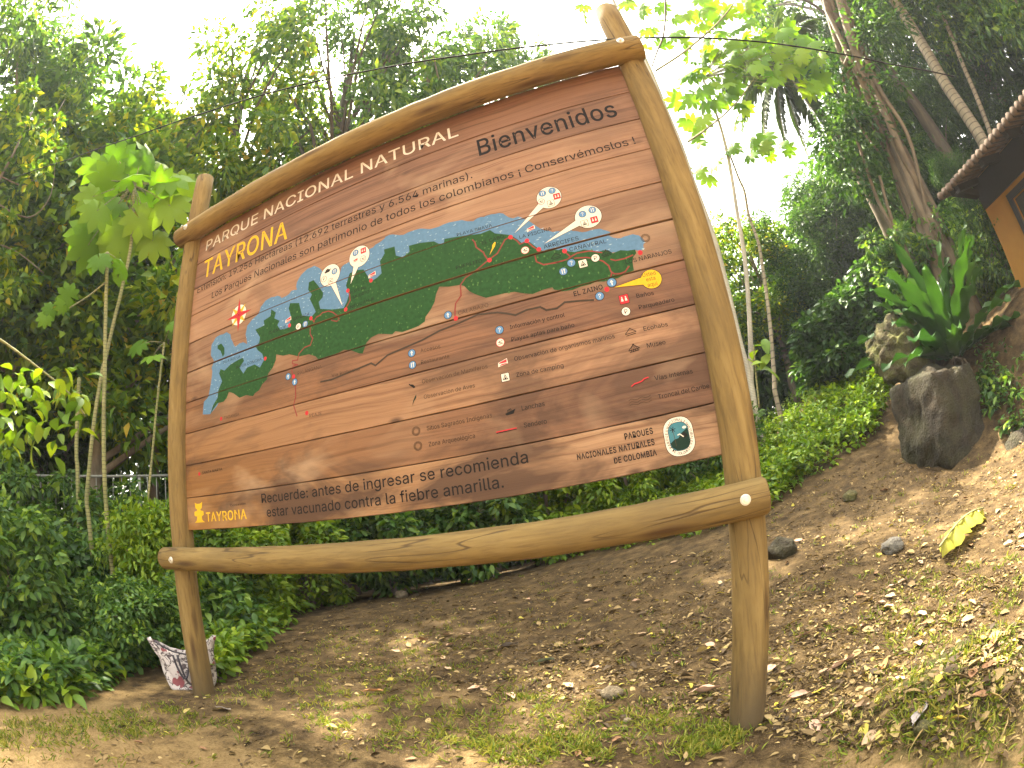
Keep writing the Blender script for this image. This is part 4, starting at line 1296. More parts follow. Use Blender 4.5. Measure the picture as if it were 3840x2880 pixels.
# ------------------------------------------------------------------ the house on the bank
def house():
    t = thing("house", "ochre house with a dark tiled roof overhanging on the right bank", "house", (9.6, 0, .6))
    O = np.array([7.5, 3.26, .6])
    t.location = (7.5, 3.26, .6)
    t.rotation_euler = (0, 0, R(15.4))
    def part(mb, name, mats, parent=None, smooth=False):
        o = mb.build(name, mats, parent or t, smooth)
        if parent is None: o.location = [-float(a) for a in O]
        return o
    ochre = plain("ochre_plaster", (.27, .135, .020), .9, .18, 6)
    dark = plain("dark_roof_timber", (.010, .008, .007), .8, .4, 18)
    tile = plain("clay_tile", (.085, .058, .042), .9, .5, 14)
    black = plain("window_frame_paint", (.020, .018, .016), .5, .2)
    glass = plain("window_glass", (.04, .04, .035), .15, .2)
    xe, ye, ze, pit = 7.50, 3.26, 2.40, math.tan(R(14))
    mb = MB()
    mb.box((8.40, -5.0, -.4), (8.58, 1.20, 2.60)); mb.box((8.40, 2.42, -.4), (8.58, 3.02, 2.60)); mb.box((8.40, 1.20, -.4), (8.58, 2.42, .95)); mb.box((8.40, 1.20, 2.02), (8.58, 2.42, 2.60))
    mb.box((8.582, 2.84, -.4), (11.8, 3.018, 2.62))
    part(mb, "wall", ochre)
    mb = MB(); mb.box((8.36, -5.0, 2.18), (8.397, 3.02, 2.58)); mb.box((7.62, 2.96, 2.36), (8.355, 3.06, 2.47)); part(mb, "shade_band_and_beam", dark)  # dark strip added for the eave's shade on the wall, plus end beam
    mb = MB()
    for a, b in (((8.33, 1.12, .87), (8.397, 2.50, .95)), ((8.33, 1.12, 2.02), (8.397, 2.50, 2.10)), ((8.33, 1.12, .952), (8.397, 1.20, 2.018)), ((8.33, 2.42, .952), (8.397, 2.50, 2.018)), ((8.34, 1.78, .952), (8.39, 1.84, 2.018))):
        mb.box(a, b)
    w = part(mb, "window", black)
    mb = MB()
    mb.box((8.45, 1.205, .955), (8.46, 2.415, 2.015))
    g = mb.build("pane", glass, w)
    # roof: sloping boards, rafters and rows of barrel tiles
    mb = MB()
    xr = 12.2
    def zz(x): return ze + (x - xe) * pit
    mb.add([(xe + .06, ye, zz(xe + .06)), (xr, ye, zz(xr)), (xr, -5.4, zz(xr)), (xe + .06, -5.4, zz(xe + .06)), (xe + .06, ye, zz(xe + .06) + .03), (xr, ye, zz(xr) + .03), (xr, -5.4, zz(xr) + .03), (xe + .06, -5.4, zz(xe + .06) + .03)],
           [(0, 3, 2, 1), (4, 5, 6, 7), (0, 1, 5, 4), (1, 2, 6, 5), (2, 3, 7, 6), (3, 0, 4, 7)])
    for y in np.arange(-5.2, 3.2, .62):
        a, b = xe + .10, xr - .1
        mb.add([(a, y, zz(a) - .10), (b, y, zz(b) - .10), (b, y + .08, zz(b) - .10), (a, y + .08, zz(a) - .10), (a, y, zz(a) - .004), (b, y, zz(b) - .004), (b, y + .08, zz(b) - .004), (a, y + .08, zz(a) - .004)],
               [(0, 3, 2, 1), (4, 5, 6, 7), (0, 1, 5, 4), (1, 2, 6, 5), (2, 3, 7, 6), (3, 0, 4, 7)])
    roof = part(mb, "roof", dark)
    mb = MB()
    y = ye - .05
    r_ = np.random.default_rng(3)
    while y > -5.3:
        for i in range(11):
            a = xe + .02 + i * .42 + r_.uniform(-.01, .01)
            mb.tube([(a, y, zz(a) + .030 + .012), (a + .46, y, zz(a + .46) + .030)], [.054, .046], 10, 0)
        y -= .112
    mb.build("roof_tiles", tile, roof, True).location = (0, 0, 0)
    return t


house()


# ------------------------------------------------------------------ the tote bag behind the left post
def bag():
    bc = np.array([-.09, .06])
    z0 = h1(*bc)
    t = thing("tote_bag", "white patterned tote bag with dark handles on the ground behind the left post", "bag", (bc[0], bc[1], z0))
    m, n, bs, _ = new_mat("printed_canvas")
    v = mapping(n, (1, 1, 1))
    n1 = noise(n, v, 17, 3, .6, 1.2)
    n2 = noise(n, node(n, "ShaderNodeMapping", {"Vector": v, "Location": (4, 2, 1)}).outputs[0], 10, 2, .6, .6)
    c = mix(n, ramp(n, n1, [(.50, (0, 0, 0)), (.53, (1, 1, 1)), (.59, (1, 1, 1)), (.61, (0, 0, 0))]), (.47, .42, .41), (.07, .05, .055))
    c = mix(n, ramp(n, n2, [(.60, (0, 0, 0)), (.62, (1, 1, 1))]), c, (.20, .05, .06))
    n.links.new(c, bs.inputs["Base Color"])
    bs.inputs["Roughness"].default_value = .75
    bump(n, bs, noise(n, v, 14, 4), .5, .02)
    strap = plain("strap_webbing", (.03, .025, .035), .7)
    # view direction from the camera is toward (-.83, .57): the wide side faces the camera
    ux = np.array([.57, .82]); uy = np.array([-.82, .57])
    nu, nz = 44, 16
    V, F = [], []
    for j in range(nz + 1):
        tz = j / nz
        for i in range(nu):
            a = 2 * math.pi * i / nu
            ca, sa = math.cos(a), math.sin(a)
            e = .45
            px_ = math.copysign(abs(ca) ** e, ca)
            py_ = math.copysign(abs(sa) ** e, sa)
            hw = .145 + .085 * tz + .012 * math.sin(tz * 9 + i)
            hd = .075 - .015 * tz
            topz = .36 - .115 * (1 - abs(px_) ** 1.6) if j == nz else None
            zt = (.36 - .11 * (1 - abs(px_) ** 1.8)) * tz
            xs_ = px_ * hw - .02 * tz
            wob = .012 * math.sin(7 * tz * (1 + .3 * sa) + 3.1 * a) * (tz > .02)
            P_ = ux * (xs_ + wob) + uy * (py_ * hd + wob * .8 + .05 * tz)
            V.append((P_[0], P_[1], zt + .003))
    for j in range(nz):
        for i in range(nu):
            i2 = (i + 1) % nu
            F.append((j * nu + i, j * nu + i2, (j + 1) * nu + i2, (j + 1) * nu + i))
    F.append(tuple(range(nu))[::-1])
    mb = MB()
    mb.add(V, F)
    o = mb.build("bag_body", m, t, True)
    sol = o.modifiers.new("cloth", 'SOLIDIFY')
    sol.thickness = .004
    for s, dx, drop in ((-1, -.10, .16), (-1, -.07, .20)):
        mb = MB()
        pts = []
        for k in range(17):
            tt = k / 16
            a = math.pi * tt
            P_ = ux * (dx + .11 * tt) + uy * (s * (.072 + .028 * math.sin(a)))
            pts.append((P_[0], P_[1], .26 + .03 * math.sin(a * 2) * 0 - drop * math.sin(a) ** .8))
        mb.tube(pts, .0075, 6)
        mb.build("handle", strap, t, True)
    mb = MB()
    pts = [tuple(np.append(ux * x + uy * (-.062 + .05 * (z / .33)), z)) for x, z in ((-.215, .345), (-.16, .31), (-.10, .275), (-.02, .255), (.05, .252))]
    mb.tube(pts, .006, 6)
    mb.build("piping", strap, t, True)


bag()

# ------------------------------------------------------------------ overhead cable
Pa, Pb = at(-60, 420, 9.0), at(2060, 165, 3.6)
pts = []
for q in ((-60, 420), (0, 395), (150, 344), (300, 292), (450, 241), (600, 196), (800, 152), (1000, 120), (1170, 98), (1340, 84), (1500, 81), (1640, 90), (1780, 110), (1920, 138), (2060, 165)):
    v = ray(*q)
    d2, w2 = (Pb - Pa)[:2], (Pa - CAM_POS)[:2]
    s_ = (v[0] * w2[1] - v[1] * w2[0]) / (d2[0] * v[1] - d2[1] * v[0]) if abs(d2[0] * v[1] - d2[1] * v[0]) > 1e-9 else 0
    H_ = w2 + d2 * s_
    dist = math.hypot(*H_)
    pts.append(CAM_POS + v * dist / math.hypot(v[0], v[1]))
mb = MB()
mb.tube(pts, .0055, 6)
tag(mb.build("overhead_cable", plain("cable_black", (.004, .004, .005), .95), None, True), "thin black cable strung overhead across the top of the sign", "cable")
# ------------------------------------------------------------------ trees of the forest edge
def stems(name, pts, r0, r1, mat, parent, seg=8):
    mb = MB()
    n = len(pts)
    # smooth the path
    P_ = [np.array(q, float) for q in pts]
    out = []
    for i in range(n - 1):
        p0, p1, p2, p3 = P_[max(i - 1, 0)], P_[i], P_[i + 1], P_[min(i + 2, n - 1)]
        for t in np.linspace(0, 1, 5)[:-1]:
            out.append(.5 * ((2 * p1) + (-p0 + p2) * t + (2 * p0 - 5 * p1 + 4 * p2 - p3) * t * t + (-p0 + 3 * p1 - 3 * p2 + p3) * t ** 3))
    out.append(P_[-1])
    k = len(out)
    mb.tube(out, [r0 + (r1 - r0) * i / (k - 1) for i in range(k)], seg)
    return mb.build(name, mat, parent, True)


def tree_at(meshes, H0, az, d, elev, name, label, group=None, rz=None, wide=1.0, crown="crown"):
    P_ = polar(az, d)
    g = h1(P_[0], P_[1])
    H = CAM_POS[2] + d * math.tan(R(elev)) - g
    t = place_tree(meshes, name, label, "tree", (P_[0], P_[1], g), az * .7 if rz is None else rz, 1, group, crown)
    s = H / H0
    t.scale = (s * wide, s * wide, s)
    return t


TM = {
    'A': crown_tree(1, 10, 3.0, 2.6, .17, 95, 165, .22, .10, (.3, .2), 'leaf_mid', 1, .70),
    'B': crown_tree(2, 10, 2.7, 2.2, .15, 85, 165, .23, .11, (-.3, .1), 'leaf_yellow', 1, .66),
    'C': crown_tree(3, 10, 2.6, 3.2, .13, 95, 200, .19, .055, (.2, -.3), 'leaf_mid', 1, .62, 'rh', 'bark', .6),
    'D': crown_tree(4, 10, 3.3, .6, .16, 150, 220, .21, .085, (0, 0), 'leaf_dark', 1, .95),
    'E': crown_tree(6, 10, 3.1, 4.8, .20, 62, 150, .19, .085, (.8, 0), 'leaf_mid', 1, .54, 'rh', 'bark_dark', .35, 26),
    'F': crown_tree(7, 10, 2.9, 3.4, .18, 56, 150, .21, .095, (-.5, .3), 'leaf_yellow', 1, .52, 'rh', 'bark_dark', .3, 22),
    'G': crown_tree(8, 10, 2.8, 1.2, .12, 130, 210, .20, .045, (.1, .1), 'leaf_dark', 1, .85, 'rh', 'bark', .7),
}
TL = [('A', -101, 9.0, 40, "green tree at the far left edge of the treeline", 1.0), ('C', -88, 10.5, 49, "tall feathery tree rising highest in the left treeline", 1.0),
      ('A', -76, 9.6, 50, "dense mid green tree left of the yellow green crown", 1.0), ('B', -64, 9.0, 48, "yellow green tree standing behind the left post", .9),
      ('F', -50, 9.5, 57, "tall tree with yellowish leaves and dark limbs above the left half of the sign", .62), ('E', -36, 10.0, 59, "tall tree with a dark forked limb above the word NATURAL", .58),
      ('A', -20, 10.5, 58, "bushy green tree behind the middle of the top rail", .55), ('E', -6, 11.5, 57, "small leaved tree at the right end of the top rail", .42),
      ('D', -93, 12.5, 38, "dark tree deep in the left thicket behind the feathery tree", 1.0), ('D', -70, 12.5, 40, "dark tree deep behind the thin pale stems", 1.0), ('C', -57, 11.5, 46, "thin feathery tree deep behind the left post top", .8),
      ('D', -42, 12.5, 38, "dark tree deep behind the left half of the sign", 1.0), ('D', -14, 12.5, 36, "dark tree hidden behind the middle of the sign", .9),
      ('D', 7, 12, 24, "dark rounded tree right behind the right post", .9), ('B', 17, 12.5, 27.5, "yellow green bushy tree under the bright gap of sky", 1.15), ('D', 26, 12, 28.5, "dark bushy tree right of the pale thin trunks", 1.1),
      ('G', 37, 11, 30, "vine hung tree left of the twisted trunk", .9), ('G', 42, 11.5, 42, "tall vine hung tree behind the twisted trunk", .6), ('E', 46, 11.0, 56, "tall dark tree above the twisted trunk", .75),
      ('C', 57, 13, 48, "tall feathery tree above the roof with long hanging twigs", .75), ('A', 68, 12, 46, "green tree above the roof at the right edge", .8), ('D', 52, 13, 30, "dark tree just behind the eave", .9), ('G', 45, 10, 24, "dark leafy tree between the twisted trunk and the eave", .8)]
H0 = 10.0
for key, az, d, el, lab, wd in TL:
    tree_at(TM[key], H0, az, d, el, "broadleaf_tree", lab, None, None, wd)

# understorey: shrubs one can tell apart
SM = {'a': crown_tree(31, 2, 1.0, .1, .03, 70, 120, .13, .065, (0, 0), 'leaf_mid', 1, .26, 'lf', 'bark', .3, 12), 'b': crown_tree(32, 2, .95, .1, .03, 70, 120, .12, .055, (0, 0), 'leaf_bright', 1, .26, 'lf', 'bark', .3, 12),
      'c': crown_tree(33, 2, 1.05, .05, .03, 80, 110, .16, .085, (0, 0), 'leaf_dark', 1, .28, 'lf', 'bark', .3, 12)}
SL = [('a', -76, 5.2, 4.5, "rounded green bush below the railing at the left edge", 1.0), ('c', -66, 5.4, 1.0, "dark bush between the thin pale stems and the left edge", 1.0), ('b', -57.5, 5.0, 5.5, "bright green bush just left of the left post", .7), ('a', -60, 4.3, -2.5, "leafy green bush behind the bag", .75),
      ('b', -49, 6.2, 6, "bright bush seen between left post and bottom rail", 1.0), ('b', -40, 7.0, 7.0, "green bush under the left half of the panel", 1.0), ('a', -31, 7.4, 8, "leafy broad bush under the middle of the panel", 1.0),
      ('a', -22, 7.6, 8, "green bush under the word recomienda", 1.0), ('b', -13, 7.8, 9, "green spreading bush under the right half of the panel", 1.0), ('b', -4, 7.4, 7.5, "bright bush seen under the park emblem", .9), ('a', 5, 8, 10, "green bush beside the right post", .9),
      ('c', 24, 9.2, 15, "dark bush in the shaded hollow behind the bank", 1.3), ('c', 30, 9.5, 17, "dark bush right of the shaded hollow", 1.2), ('b', 43, 8.6, 15, "bright leafy bush against the foot of the twisted trunk", .8), ('a', 46, 8.2, 17.5, "green bush in front of the house corner", .7), ('a', 36, 9, 20, "green bush behind the strap leaved plant", .9)]  # bushes in the hollow use dark leaves to stand in for deep shade
for key, az, d, el, lab, wd in SL:
    P_ = polar(az, d)
    g = h1(P_[0], P_[1]) - .05
    H = CAM_POS[2] + d * math.tan(R(el)) - g
    t = place_tree(SM[key], "shrub", lab, "shrub", (P_[0], P_[1], g), az, 1)
    s = max(H, .5) / 2
    t.scale = (max(s, .55) * wd, max(s, .55) * wd, s)

# undergrowth that reads as one mass: the thicket behind everything
ru = np.random.default_rng(77)
n_ = 2300
az_, d_ = ru.uniform(-112, 82, n_), ru.uniform(12.5, 17, n_)
tops = np.interp(az_, [-112, -60, -40, 0, 12, 25, 40, 82], [5.0, 5.5, 5.0, 4.0, 3.6, 4.2, 7, 8])
C_ = np.stack([CAM_POS[0] + d_ * np.sin(np.radians(az_)), CAM_POS[1] + d_ * np.cos(np.radians(az_)), np.zeros(n_)], 1)
C_[:, 2] = height(C_[:, 0], C_[:, 1]) + ru.uniform(0, 1, n_) * tops
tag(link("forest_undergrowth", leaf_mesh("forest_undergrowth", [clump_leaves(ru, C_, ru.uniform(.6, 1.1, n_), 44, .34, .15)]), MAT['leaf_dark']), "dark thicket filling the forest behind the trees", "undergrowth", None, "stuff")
# left thicket and low growth along the edge of the clearing
n_ = 680
az_ = ru.uniform(-86, -47, n_)
d_ = ru.uniform(4.6, 7.2, n_)
C_ = np.stack([CAM_POS[0] + d_ * np.sin(np.radians(az_)), CAM_POS[1] + d_ * np.cos(np.radians(az_)), np.zeros(n_)], 1)
C_[:, 2] = height(C_[:, 0], C_[:, 1]) + ru.uniform(0.05, 1, n_) ** 1.2 * (d_ - 4.2) * np.where(az_ < -58, .74, .58)
tag(link("thicket", leaf_mesh("thicket", [clump_leaves(ru, C_, ru.uniform(.14, .30, n_), 62, .115, .055, kind='lf')]), MAT['leaf_mid']), "tangle of leafy stems at the left edge of the clearing", "thicket", None, "stuff")


def cover(name, poly, n, per, hgt, L, W, matk, label, seed):
    r_ = np.random.default_rng(seed)
    P_ = px_points(poly, n, r_)
    P_[:, 2] += r_.uniform(.03, 1, len(P_)) * hgt
    return tag(link(name, leaf_mesh(name, [clump_leaves(r_, P_, r_.uniform(.05, .13, len(P_)), per, L, W, kind='lf', up=.8, droop=.1)]), MAT[matk]), label, "ground cover", None, "stuff")


cover("ground_cover", [(1640, 1115), (1700, 1065), (1790, 1005), (1890, 950), (1925, 850), (1900, 790), (1800, 830), (1690, 880), (1600, 950), (1400, 1100), (1420, 1150), (1600, 1130)], 1300, 13, .30, .085, .048, 'leaf_bright', "bright green creeping plants covering the slope right of the sign", 41)
cover("ground_cover", [(460, 1490), (540, 1420), (640, 1335), (760, 1285), (1000, 1235), (1300, 1195), (1540, 1150), (1500, 1105), (1200, 1160), (900, 1210), (640, 1250), (430, 1340), (400, 1440)], 900, 13, .24, .095, .050, 'leaf_bright', "low leafy plants along the edge of the clearing behind the sign", 42)
cover("ground_cover", [(0, 1520), (150, 1515), (320, 1440), (400, 1410), (390, 1340), (300, 1300), (150, 1290), (0, 1300)], 900, 12, .22, .10, .052, 'leaf_mid', "leafy ground plants on the left between the bag and the edge", 43)
cover("ground_cover", [(0, 1525), (150, 1520), (300, 1440), (330, 1400), (180, 1370), (0, 1390)], 200, 9, .12, .135, .065, 'leaf_bright', "broad leaved bright plants at the lower left", 44)
cover("ground_cover", [(1900, 760), (1960, 730), (2211, 800), (2211, 960), (2120, 900), (2120, 780), (2020, 760)], 90, 9, .25, .10, .05, 'leaf_mid', "scattered small plants on the shaded bank below the house", 45)


# ------------------------------------------------------------------ thin trumpet trees with big lobed leaves
def palmate_crown(parent, pts, toward, L, seed, name="crown", stalk_from=None, mat='cecropia', up=.55):
    r_ = np.random.default_rng(seed)
    P_ = np.array(pts)
    n = len(P_)
    c = P_.mean(0) if stalk_from is None else np.array(stalk_from)
    out = norm(P_ - c + r_.normal(size=(n, 3)) * .05)
    D = out * .8 + r_.normal(size=(n, 3)) * .3
    D[:, 2] -= .25
    N = np.array([0, 0, 1.0]) * up + norm(CAM_POS - P_) * (1 - up) + r_.normal(size=(n, 3)) * .22
    s = L * r_.uniform(.75, 1.2, n)
    V, F = leaves(P_, D, N, s, s, 'palm')
    me = leaf_mesh(name, [(V, F)])
    o = link(name, me, MAT[mat], parent)
    return o


def stalks(parent, top, pts, r=.006):
    mb = MB()
    top = np.array(top)
    for q in pts:
        q = np.array(q)
        mb.tube([top, top * .5 + q * .5 + np.array([0, 0, .03]), q], [r, r * .8, r * .6], 5)
    return mb.build("leaf_stalks", MAT['stem'], parent, True)


def px_path(qs, d0, d1=None):
    n = len(qs)
    return [at(x, y, d0 + ((d1 or d0) - d0) * i / (n - 1)) for i, (x, y) in enumerate(qs)]


def trumpet(label, qs, d0, d1, r0, r1, leafpx, L, seed, mat='stem', up=.55, ld=None, name="trumpet_tree"):
    path = px_path(qs, d0, d1)
    base = path[0].copy()
    base[2] = h1(base[0], base[1]) - .1
    if base[2] < path[0][2] - .02: path = [base] + path
    t = thing(name, label, "tree")
    stems("trunk", path, r0, r1, MAT[mat], t, 10)
    if leafpx:
        r_ = np.random.default_rng(seed)
        pts = [at(x, y, (ld or d1) + r_.uniform(-.35, .35)) for x, y in leafpx]
        palmate_crown(t, pts, None, L, seed, stalk_from=path[-1], up=up)
        stalks(t, path[-1], pts, .005 * max(1, L / .2))
    return t


S1 = [(285, 1399), (267, 1339), (248, 1266), (239, 1199), (230, 1106), (225, 853), (227, 753), (230, 620), (232, 545)]
S2 = [(230, 1313), (213, 1256), (200, 1199), (192, 1123), (187, 1080), (192, 1020), (202, 920), (220, 806), (230, 766), (248, 686), (265, 616), (284, 520), (290, 400)]
S3 = [(318, 1379), (317, 1273), (317, 1139), (318, 1106), (330, 970), (343, 836), (355, 740)]
S4 = [(168, 1043), (165, 986), (167, 900), (171, 816)]
db = on_ground(285, 1399); d1_ = math.hypot(db[0] - CAM_POS[0], db[1] - CAM_POS[1])
trumpet("straighter of the two crossing thin pale stems left of the left post", S1, d1_, d1_, .027, .021, [(255, 600), (215, 560), (262, 575)], .20, 51)
trumpet("leaning thin stem topped by an umbrella of big lobed leaves", S2, d1_ + .3, d1_ + .3, .026, .020, [(212, 365), (258, 348), (318, 352), (368, 388), (255, 440), (330, 436), (200, 425), (368, 445), (300, 470), (188, 500), (240, 515), (330, 520), (390, 400), (285, 390), (225, 470), (345, 400), (240, 390), (300, 360), (350, 370), (210, 455), (270, 500), (190, 530)], .36, 52, up=.25)
trumpet("thinnest straight stem just left of the left post with one drooping leaf", S3, d1_ + .25, d1_ + .25, .016, .012, [(330, 770), (300, 745), (372, 700)], .16, 53)
trumpet("bare cut stake standing left of the crossing stems", S4, d1_ + 1.2, d1_ + 1.2, .028, .026, None, 0, 54, name="wooden_stake")["category"] = "stake"
tb = thing("sapling", "drooping branch of broad leaves hanging at the left edge", "sapling")
stems("branch", px_path([(-60, 700), (10, 740), (90, 800), (150, 850), (185, 900)], 3.6), .012, .005, MAT['stem'], tb)
r_ = np.random.default_rng(61)
cp = [at(r_.uniform(-40, 190), r_.uniform(770, 880) + (r_.uniform(0, 60)), 3.6 + r_.uniform(-.35, .35)) for _ in range(95)]
cp += [at(r_.uniform(-30, 130), r_.uniform(900, 990), 3.6 + r_.uniform(-.3, .3)) for _ in range(32)]
cp = np.array(cp)
n_ = len(cp)
Dd = np.stack([r_.normal(size=n_) * .8, r_.normal(size=n_) * .5, r_.uniform(-.9, .1, n_)], 1)
link("leaves", leaf_mesh("leaves", [leaves(cp, Dd, np.array([0, -.35, 1.0]) + r_.normal(size=(n_, 3)) * .3, r_.uniform(.10, .17, n_), r_.uniform(.06, .10, n_), 'lf')]), MAT['leaf_bright'], tb)
tb = thing("sapling", "curled yellowing leaves on a thin side branch left of the crossing stems", "sapling")
stems("branch", px_path([(228, 610), (190, 640), (150, 665)], d1_), .010, .006, MAT['stem'], tb)
palmate_crown(tb, [at(x, y, d1_ + .02) for x, y in ((135, 660), (110, 668), (150, 640), (98, 685))], None, .15, 62, "leaves", at(228, 610, d1_), up=.3)

tb = thing("young_tree", "yellow green young tree with bare twigs at the upper left edge", "tree")
yp = [(-30, 230), (20, 250), (60, 205), (110, 262), (40, 330), (95, 335), (140, 210), (30, 420), (12, 480), (75, 385), (10, 560), (-20, 350), (120, 320), (60, 290), (-25, 480), (40, 610), (0, 640)]
stems("trunk", px_path([(-120, 1300), (-90, 900), (-60, 620), (-20, 430), (30, 330), (70, 240)], 6.8), .06, .012, MAT['bark'], tb)
for qs in ([(-20, 430), (60, 470), (110, 420), (120, 330)], [(0, 380), (60, 400), (95, 340)], [(-40, 520), (30, 540), (95, 590)], [(30, 330), (90, 300), (140, 215)]):
    stems("branch", px_path(qs, 6.8), .014, .006, MAT['bark'], tb, 6)
r_ = np.random.default_rng(64)
C_ = np.array([at(x, y, 6.8 + r_.uniform(-.5, .5)) for x, y in yp])
link("crown", leaf_mesh("crown", [clump_leaves(r_, C_, r_.uniform(.16, .34, len(C_)), 80, .15, .075, kind='lf')]), MAT['leaf_yellow'], tb)

C1 = [(1632, 900), (1625, 850), (1612, 790), (1598, 740), (1572, 630), (1541, 512), (1496, 389), (1470, 312), (1440, 240), (1394, 128), (1345, 43), (1310, -30)]
C2 = [(1625, 860), (1621, 726), (1618, 670), (1608, 553), (1591, 450), (1575, 350), (1561, 290), (1540, 225), (1518, 167)]
C3 = [(1675, 850), (1673, 830), (1668, 753), (1658, 653), (1646, 570), (1638, 523), (1618, 467), (1608, 413), (1595, 383), (1575, 330)]
z1 = [(100, 80), (540, 100), (680, 20), (840, 140), (1100, 90), (1130, 250), (920, 400), (1450, 180), (1600, 350), (1300, 420), (1700, 150), (1800, 50), (900, 620), (1150, 600), (1400, 560), (1650, 600), (1450, 720), (1650, 780), (2000, 700), (2050, 860), (1800, 740), (1300, 1130), (1450, 950), (1700, 1000), (1950, 1020), (2050, 1120), (1320, 1300), (1550, 1200), (1700, 1350), (1430, 1580), (1650, 1550)]
c1 = [(370, 270), (430, 330), (540, 250), (500, 330), (650, 210), (750, 290), (850, 400), (560, 540), (850, 550), (650, 320), (310, 400), (200, 250), (130, 380), (320, 520), (250, 110), (420, 50), (150, 80), (800, 330), (600, 450), (700, 430), (480, 420), (260, 330), (380, 180), (90, 480), (180, 560), (60, 640), (270, 640)]
c2 = [(540, 900), (640, 930), (440, 1010), (560, 1010), (480, 900), (330, 950), (120, 1100), (210, 1060), (60, 800), (110, 900), (340, 800), (400, 700)]
def fuller(l, k, s=17):
    q = np.random.default_rng(len(l))
    return list(l) + [(x + q.normal() * s, y + q.normal() * s) for _ in range(k - 1) for x, y in l]


zp = [(1244 + .1667 * x, .1667 * y) for x, y in z1]
trumpet("white ringed thin trunk running up behind the right post", C1, 8.0, 8.0, .062, .040, fuller(zp[:11], 2), .27, 71, 'bark_pale', .45, 7.6)
trumpet("straight pale thin trunk with lobed leaves against the bright sky", C2, 8.3, 8.3, .050, .026, zp[11:] + [(1474.6 + .3333 * x, .3333 * y) for x, y in c1 + [(x_ + dx_, y_ + dy_) for x_, y_ in c1 for dx_, dy_ in ((38, -30), (-45, 26))]], .28, 72, 'bark_pale', .45, 7.9)
trumpet("thinner brownish trunk right of the straight pale trunk", C3, 8.8, 8.8, .045, .022, fuller([(1474.6 + .3333 * x, .3333 * y) for x, y in c2], 2), .24, 73, 'bark_smooth', .45, 8.4)
tb = thing("liana", "long thin bare branch curving up through the lobed leaves on the right", "branch")
stems("stem", px_path([(1416, 153), (1470, 118), (1511, 85), (1545, 55), (1578, 17), (1600, -20)], 7.0), .022, .012, MAT['stem'], tb, 6)
stems("stem", px_path([(1485, 307), (1520, 283), (1558, 253), (1590, 222), (1608, 200), (1631, 167)], 7.6), .020, .010, MAT['stem'], tb, 6)
tb = thing("liana", "dark hanging vine loop beside the top of the right post", "vine")
stems("stem", px_path([(1437, -10), (1437, 40), (1432, 80), (1420, 110), (1413, 130), (1408, 145)], 5.5), .016, .012, MAT['bark_dark'], tb, 6)
tb = thing("sapling", "small broad leaved sapling at the foot of the white ringed trunk", "sapling")
stems("stem", px_path([(1640, 880), (1632, 800), (1628, 745)], 5.6), .012, .006, MAT['stem'], tb)
r_ = np.random.default_rng(66)
cp = np.array([at(x + r_.uniform(-8, 8), y + r_.uniform(-8, 8), 5.6) for x, y in [(1620, 745), (1640, 755), (1655, 780), (1660, 800), (1615, 770), (1625, 800), (1670, 760), (1612, 820), (1618, 850), (1650, 735)]])
n_ = len(cp)
link("leaves", leaf_mesh("leaves", [leaves(cp, np.stack([r_.normal(size=n_), r_.normal(size=n_) * .4, r_.uniform(-.6, .1, n_)], 1), np.array([0, -.4, 1.0]) + r_.normal(size=(n_, 3)) * .2, .22, .12, 'lf')]), MAT['leaf_bright'], tb)

# ------------------------------------------------------------------ twisted strangler trunk, tall smooth trunks, palm
t = thing("strangler_fig", "thick twisted trunk of many grown together roots leaning left above the bank", "tree")
rb = np.random.default_rng(9)
core = [(2075, 640), (2040, 560), (1985, 440), (1940, 330), (1880, 200), (1830, 80), (1790, -20), (1755, -110)]
for k in range(9):
    off = rb.uniform(-26, 26)
    ph = rb.uniform(0, 6.28)
    pts = [at(x + off * (1 - .4 * i / 7) + 9 * math.sin(i * 1.3 + ph), y, 8.6 + .22 * math.sin(i * 1.1 + ph * 2)) for i, (x, y) in enumerate(core)]
    b0 = pts[0].copy(); b0[2] = min(b0[2], h1(b0[0], b0[1]) - .1)
    stems("stem", [b0] + pts[1:], rb.uniform(.07, .12), rb.uniform(.04, .07), MAT['bark_root'], t, 8)
for qs, r0 in (([(1960, 600), (1930, 500), (1895, 430), (1868, 352), (1850, 300)], .045), ([(1985, 640), (1965, 560), (1925, 470), (1900, 380)], .05), ([(1870, 130), (1905, 200), (1960, 290), (1990, 400), (2010, 500)], .05), ([(1850, 90), (1820, 160), (1850, 260), (1900, 330)], .035)):
    stems("hanging_root", px_path(qs, 8.4), r0, r0 * .6, MAT['bark_root'], t, 7)
C_ = np.array([at(rb.uniform(1780, 1960) + j * .0, y, 8.7 + rb.uniform(-.6, .6)) for j, y in enumerate(rb.uniform(20, 420, 46))])
link("crown", leaf_mesh("crown", [clump_leaves(rb, C_, rb.uniform(.3, .6, 46), 130, .15, .06)]), MAT['leaf_dark'], t)

for lab, qs, d, r0, r1, az, sd in (("thick smooth grey trunk rising behind the roof", [(2165, 420), (2125, 310), (2085, 245), (2040, 178), (1998, 105), (1965, 50), (1925, -10), (1880, -90)], 11.0, .175, .14, 50, 81), ("slender trunk right of the thick smooth trunk behind the roof", [(2165, 360), (2140, 290), (2112, 215), (2080, 140), (2050, 65), (2030, 20), (1990, -50)], 11.3, .075, .05, 54, 82)):
    t = thing("tall_tree", lab, "tree")
    pts = px_path(qs, d)
    b0 = pts[0].copy(); b0[2] = h1(b0[0], b0[1]) - .1
    stems("trunk", [b0] + pts, r0, r1, MAT['bark_smooth'], t, 14)
    rr_ = np.random.default_rng(sd)
    C_ = pts[-1] + rdir(rr_, 40) * np.array([1.8, 1.8, 1.1])
    link("crown", leaf_mesh("crown", [clump_leaves(rr_, C_, rr_.uniform(.4, .7, 40), 130, .17, .05, droop=.7)]), MAT['leaf_mid'], t)


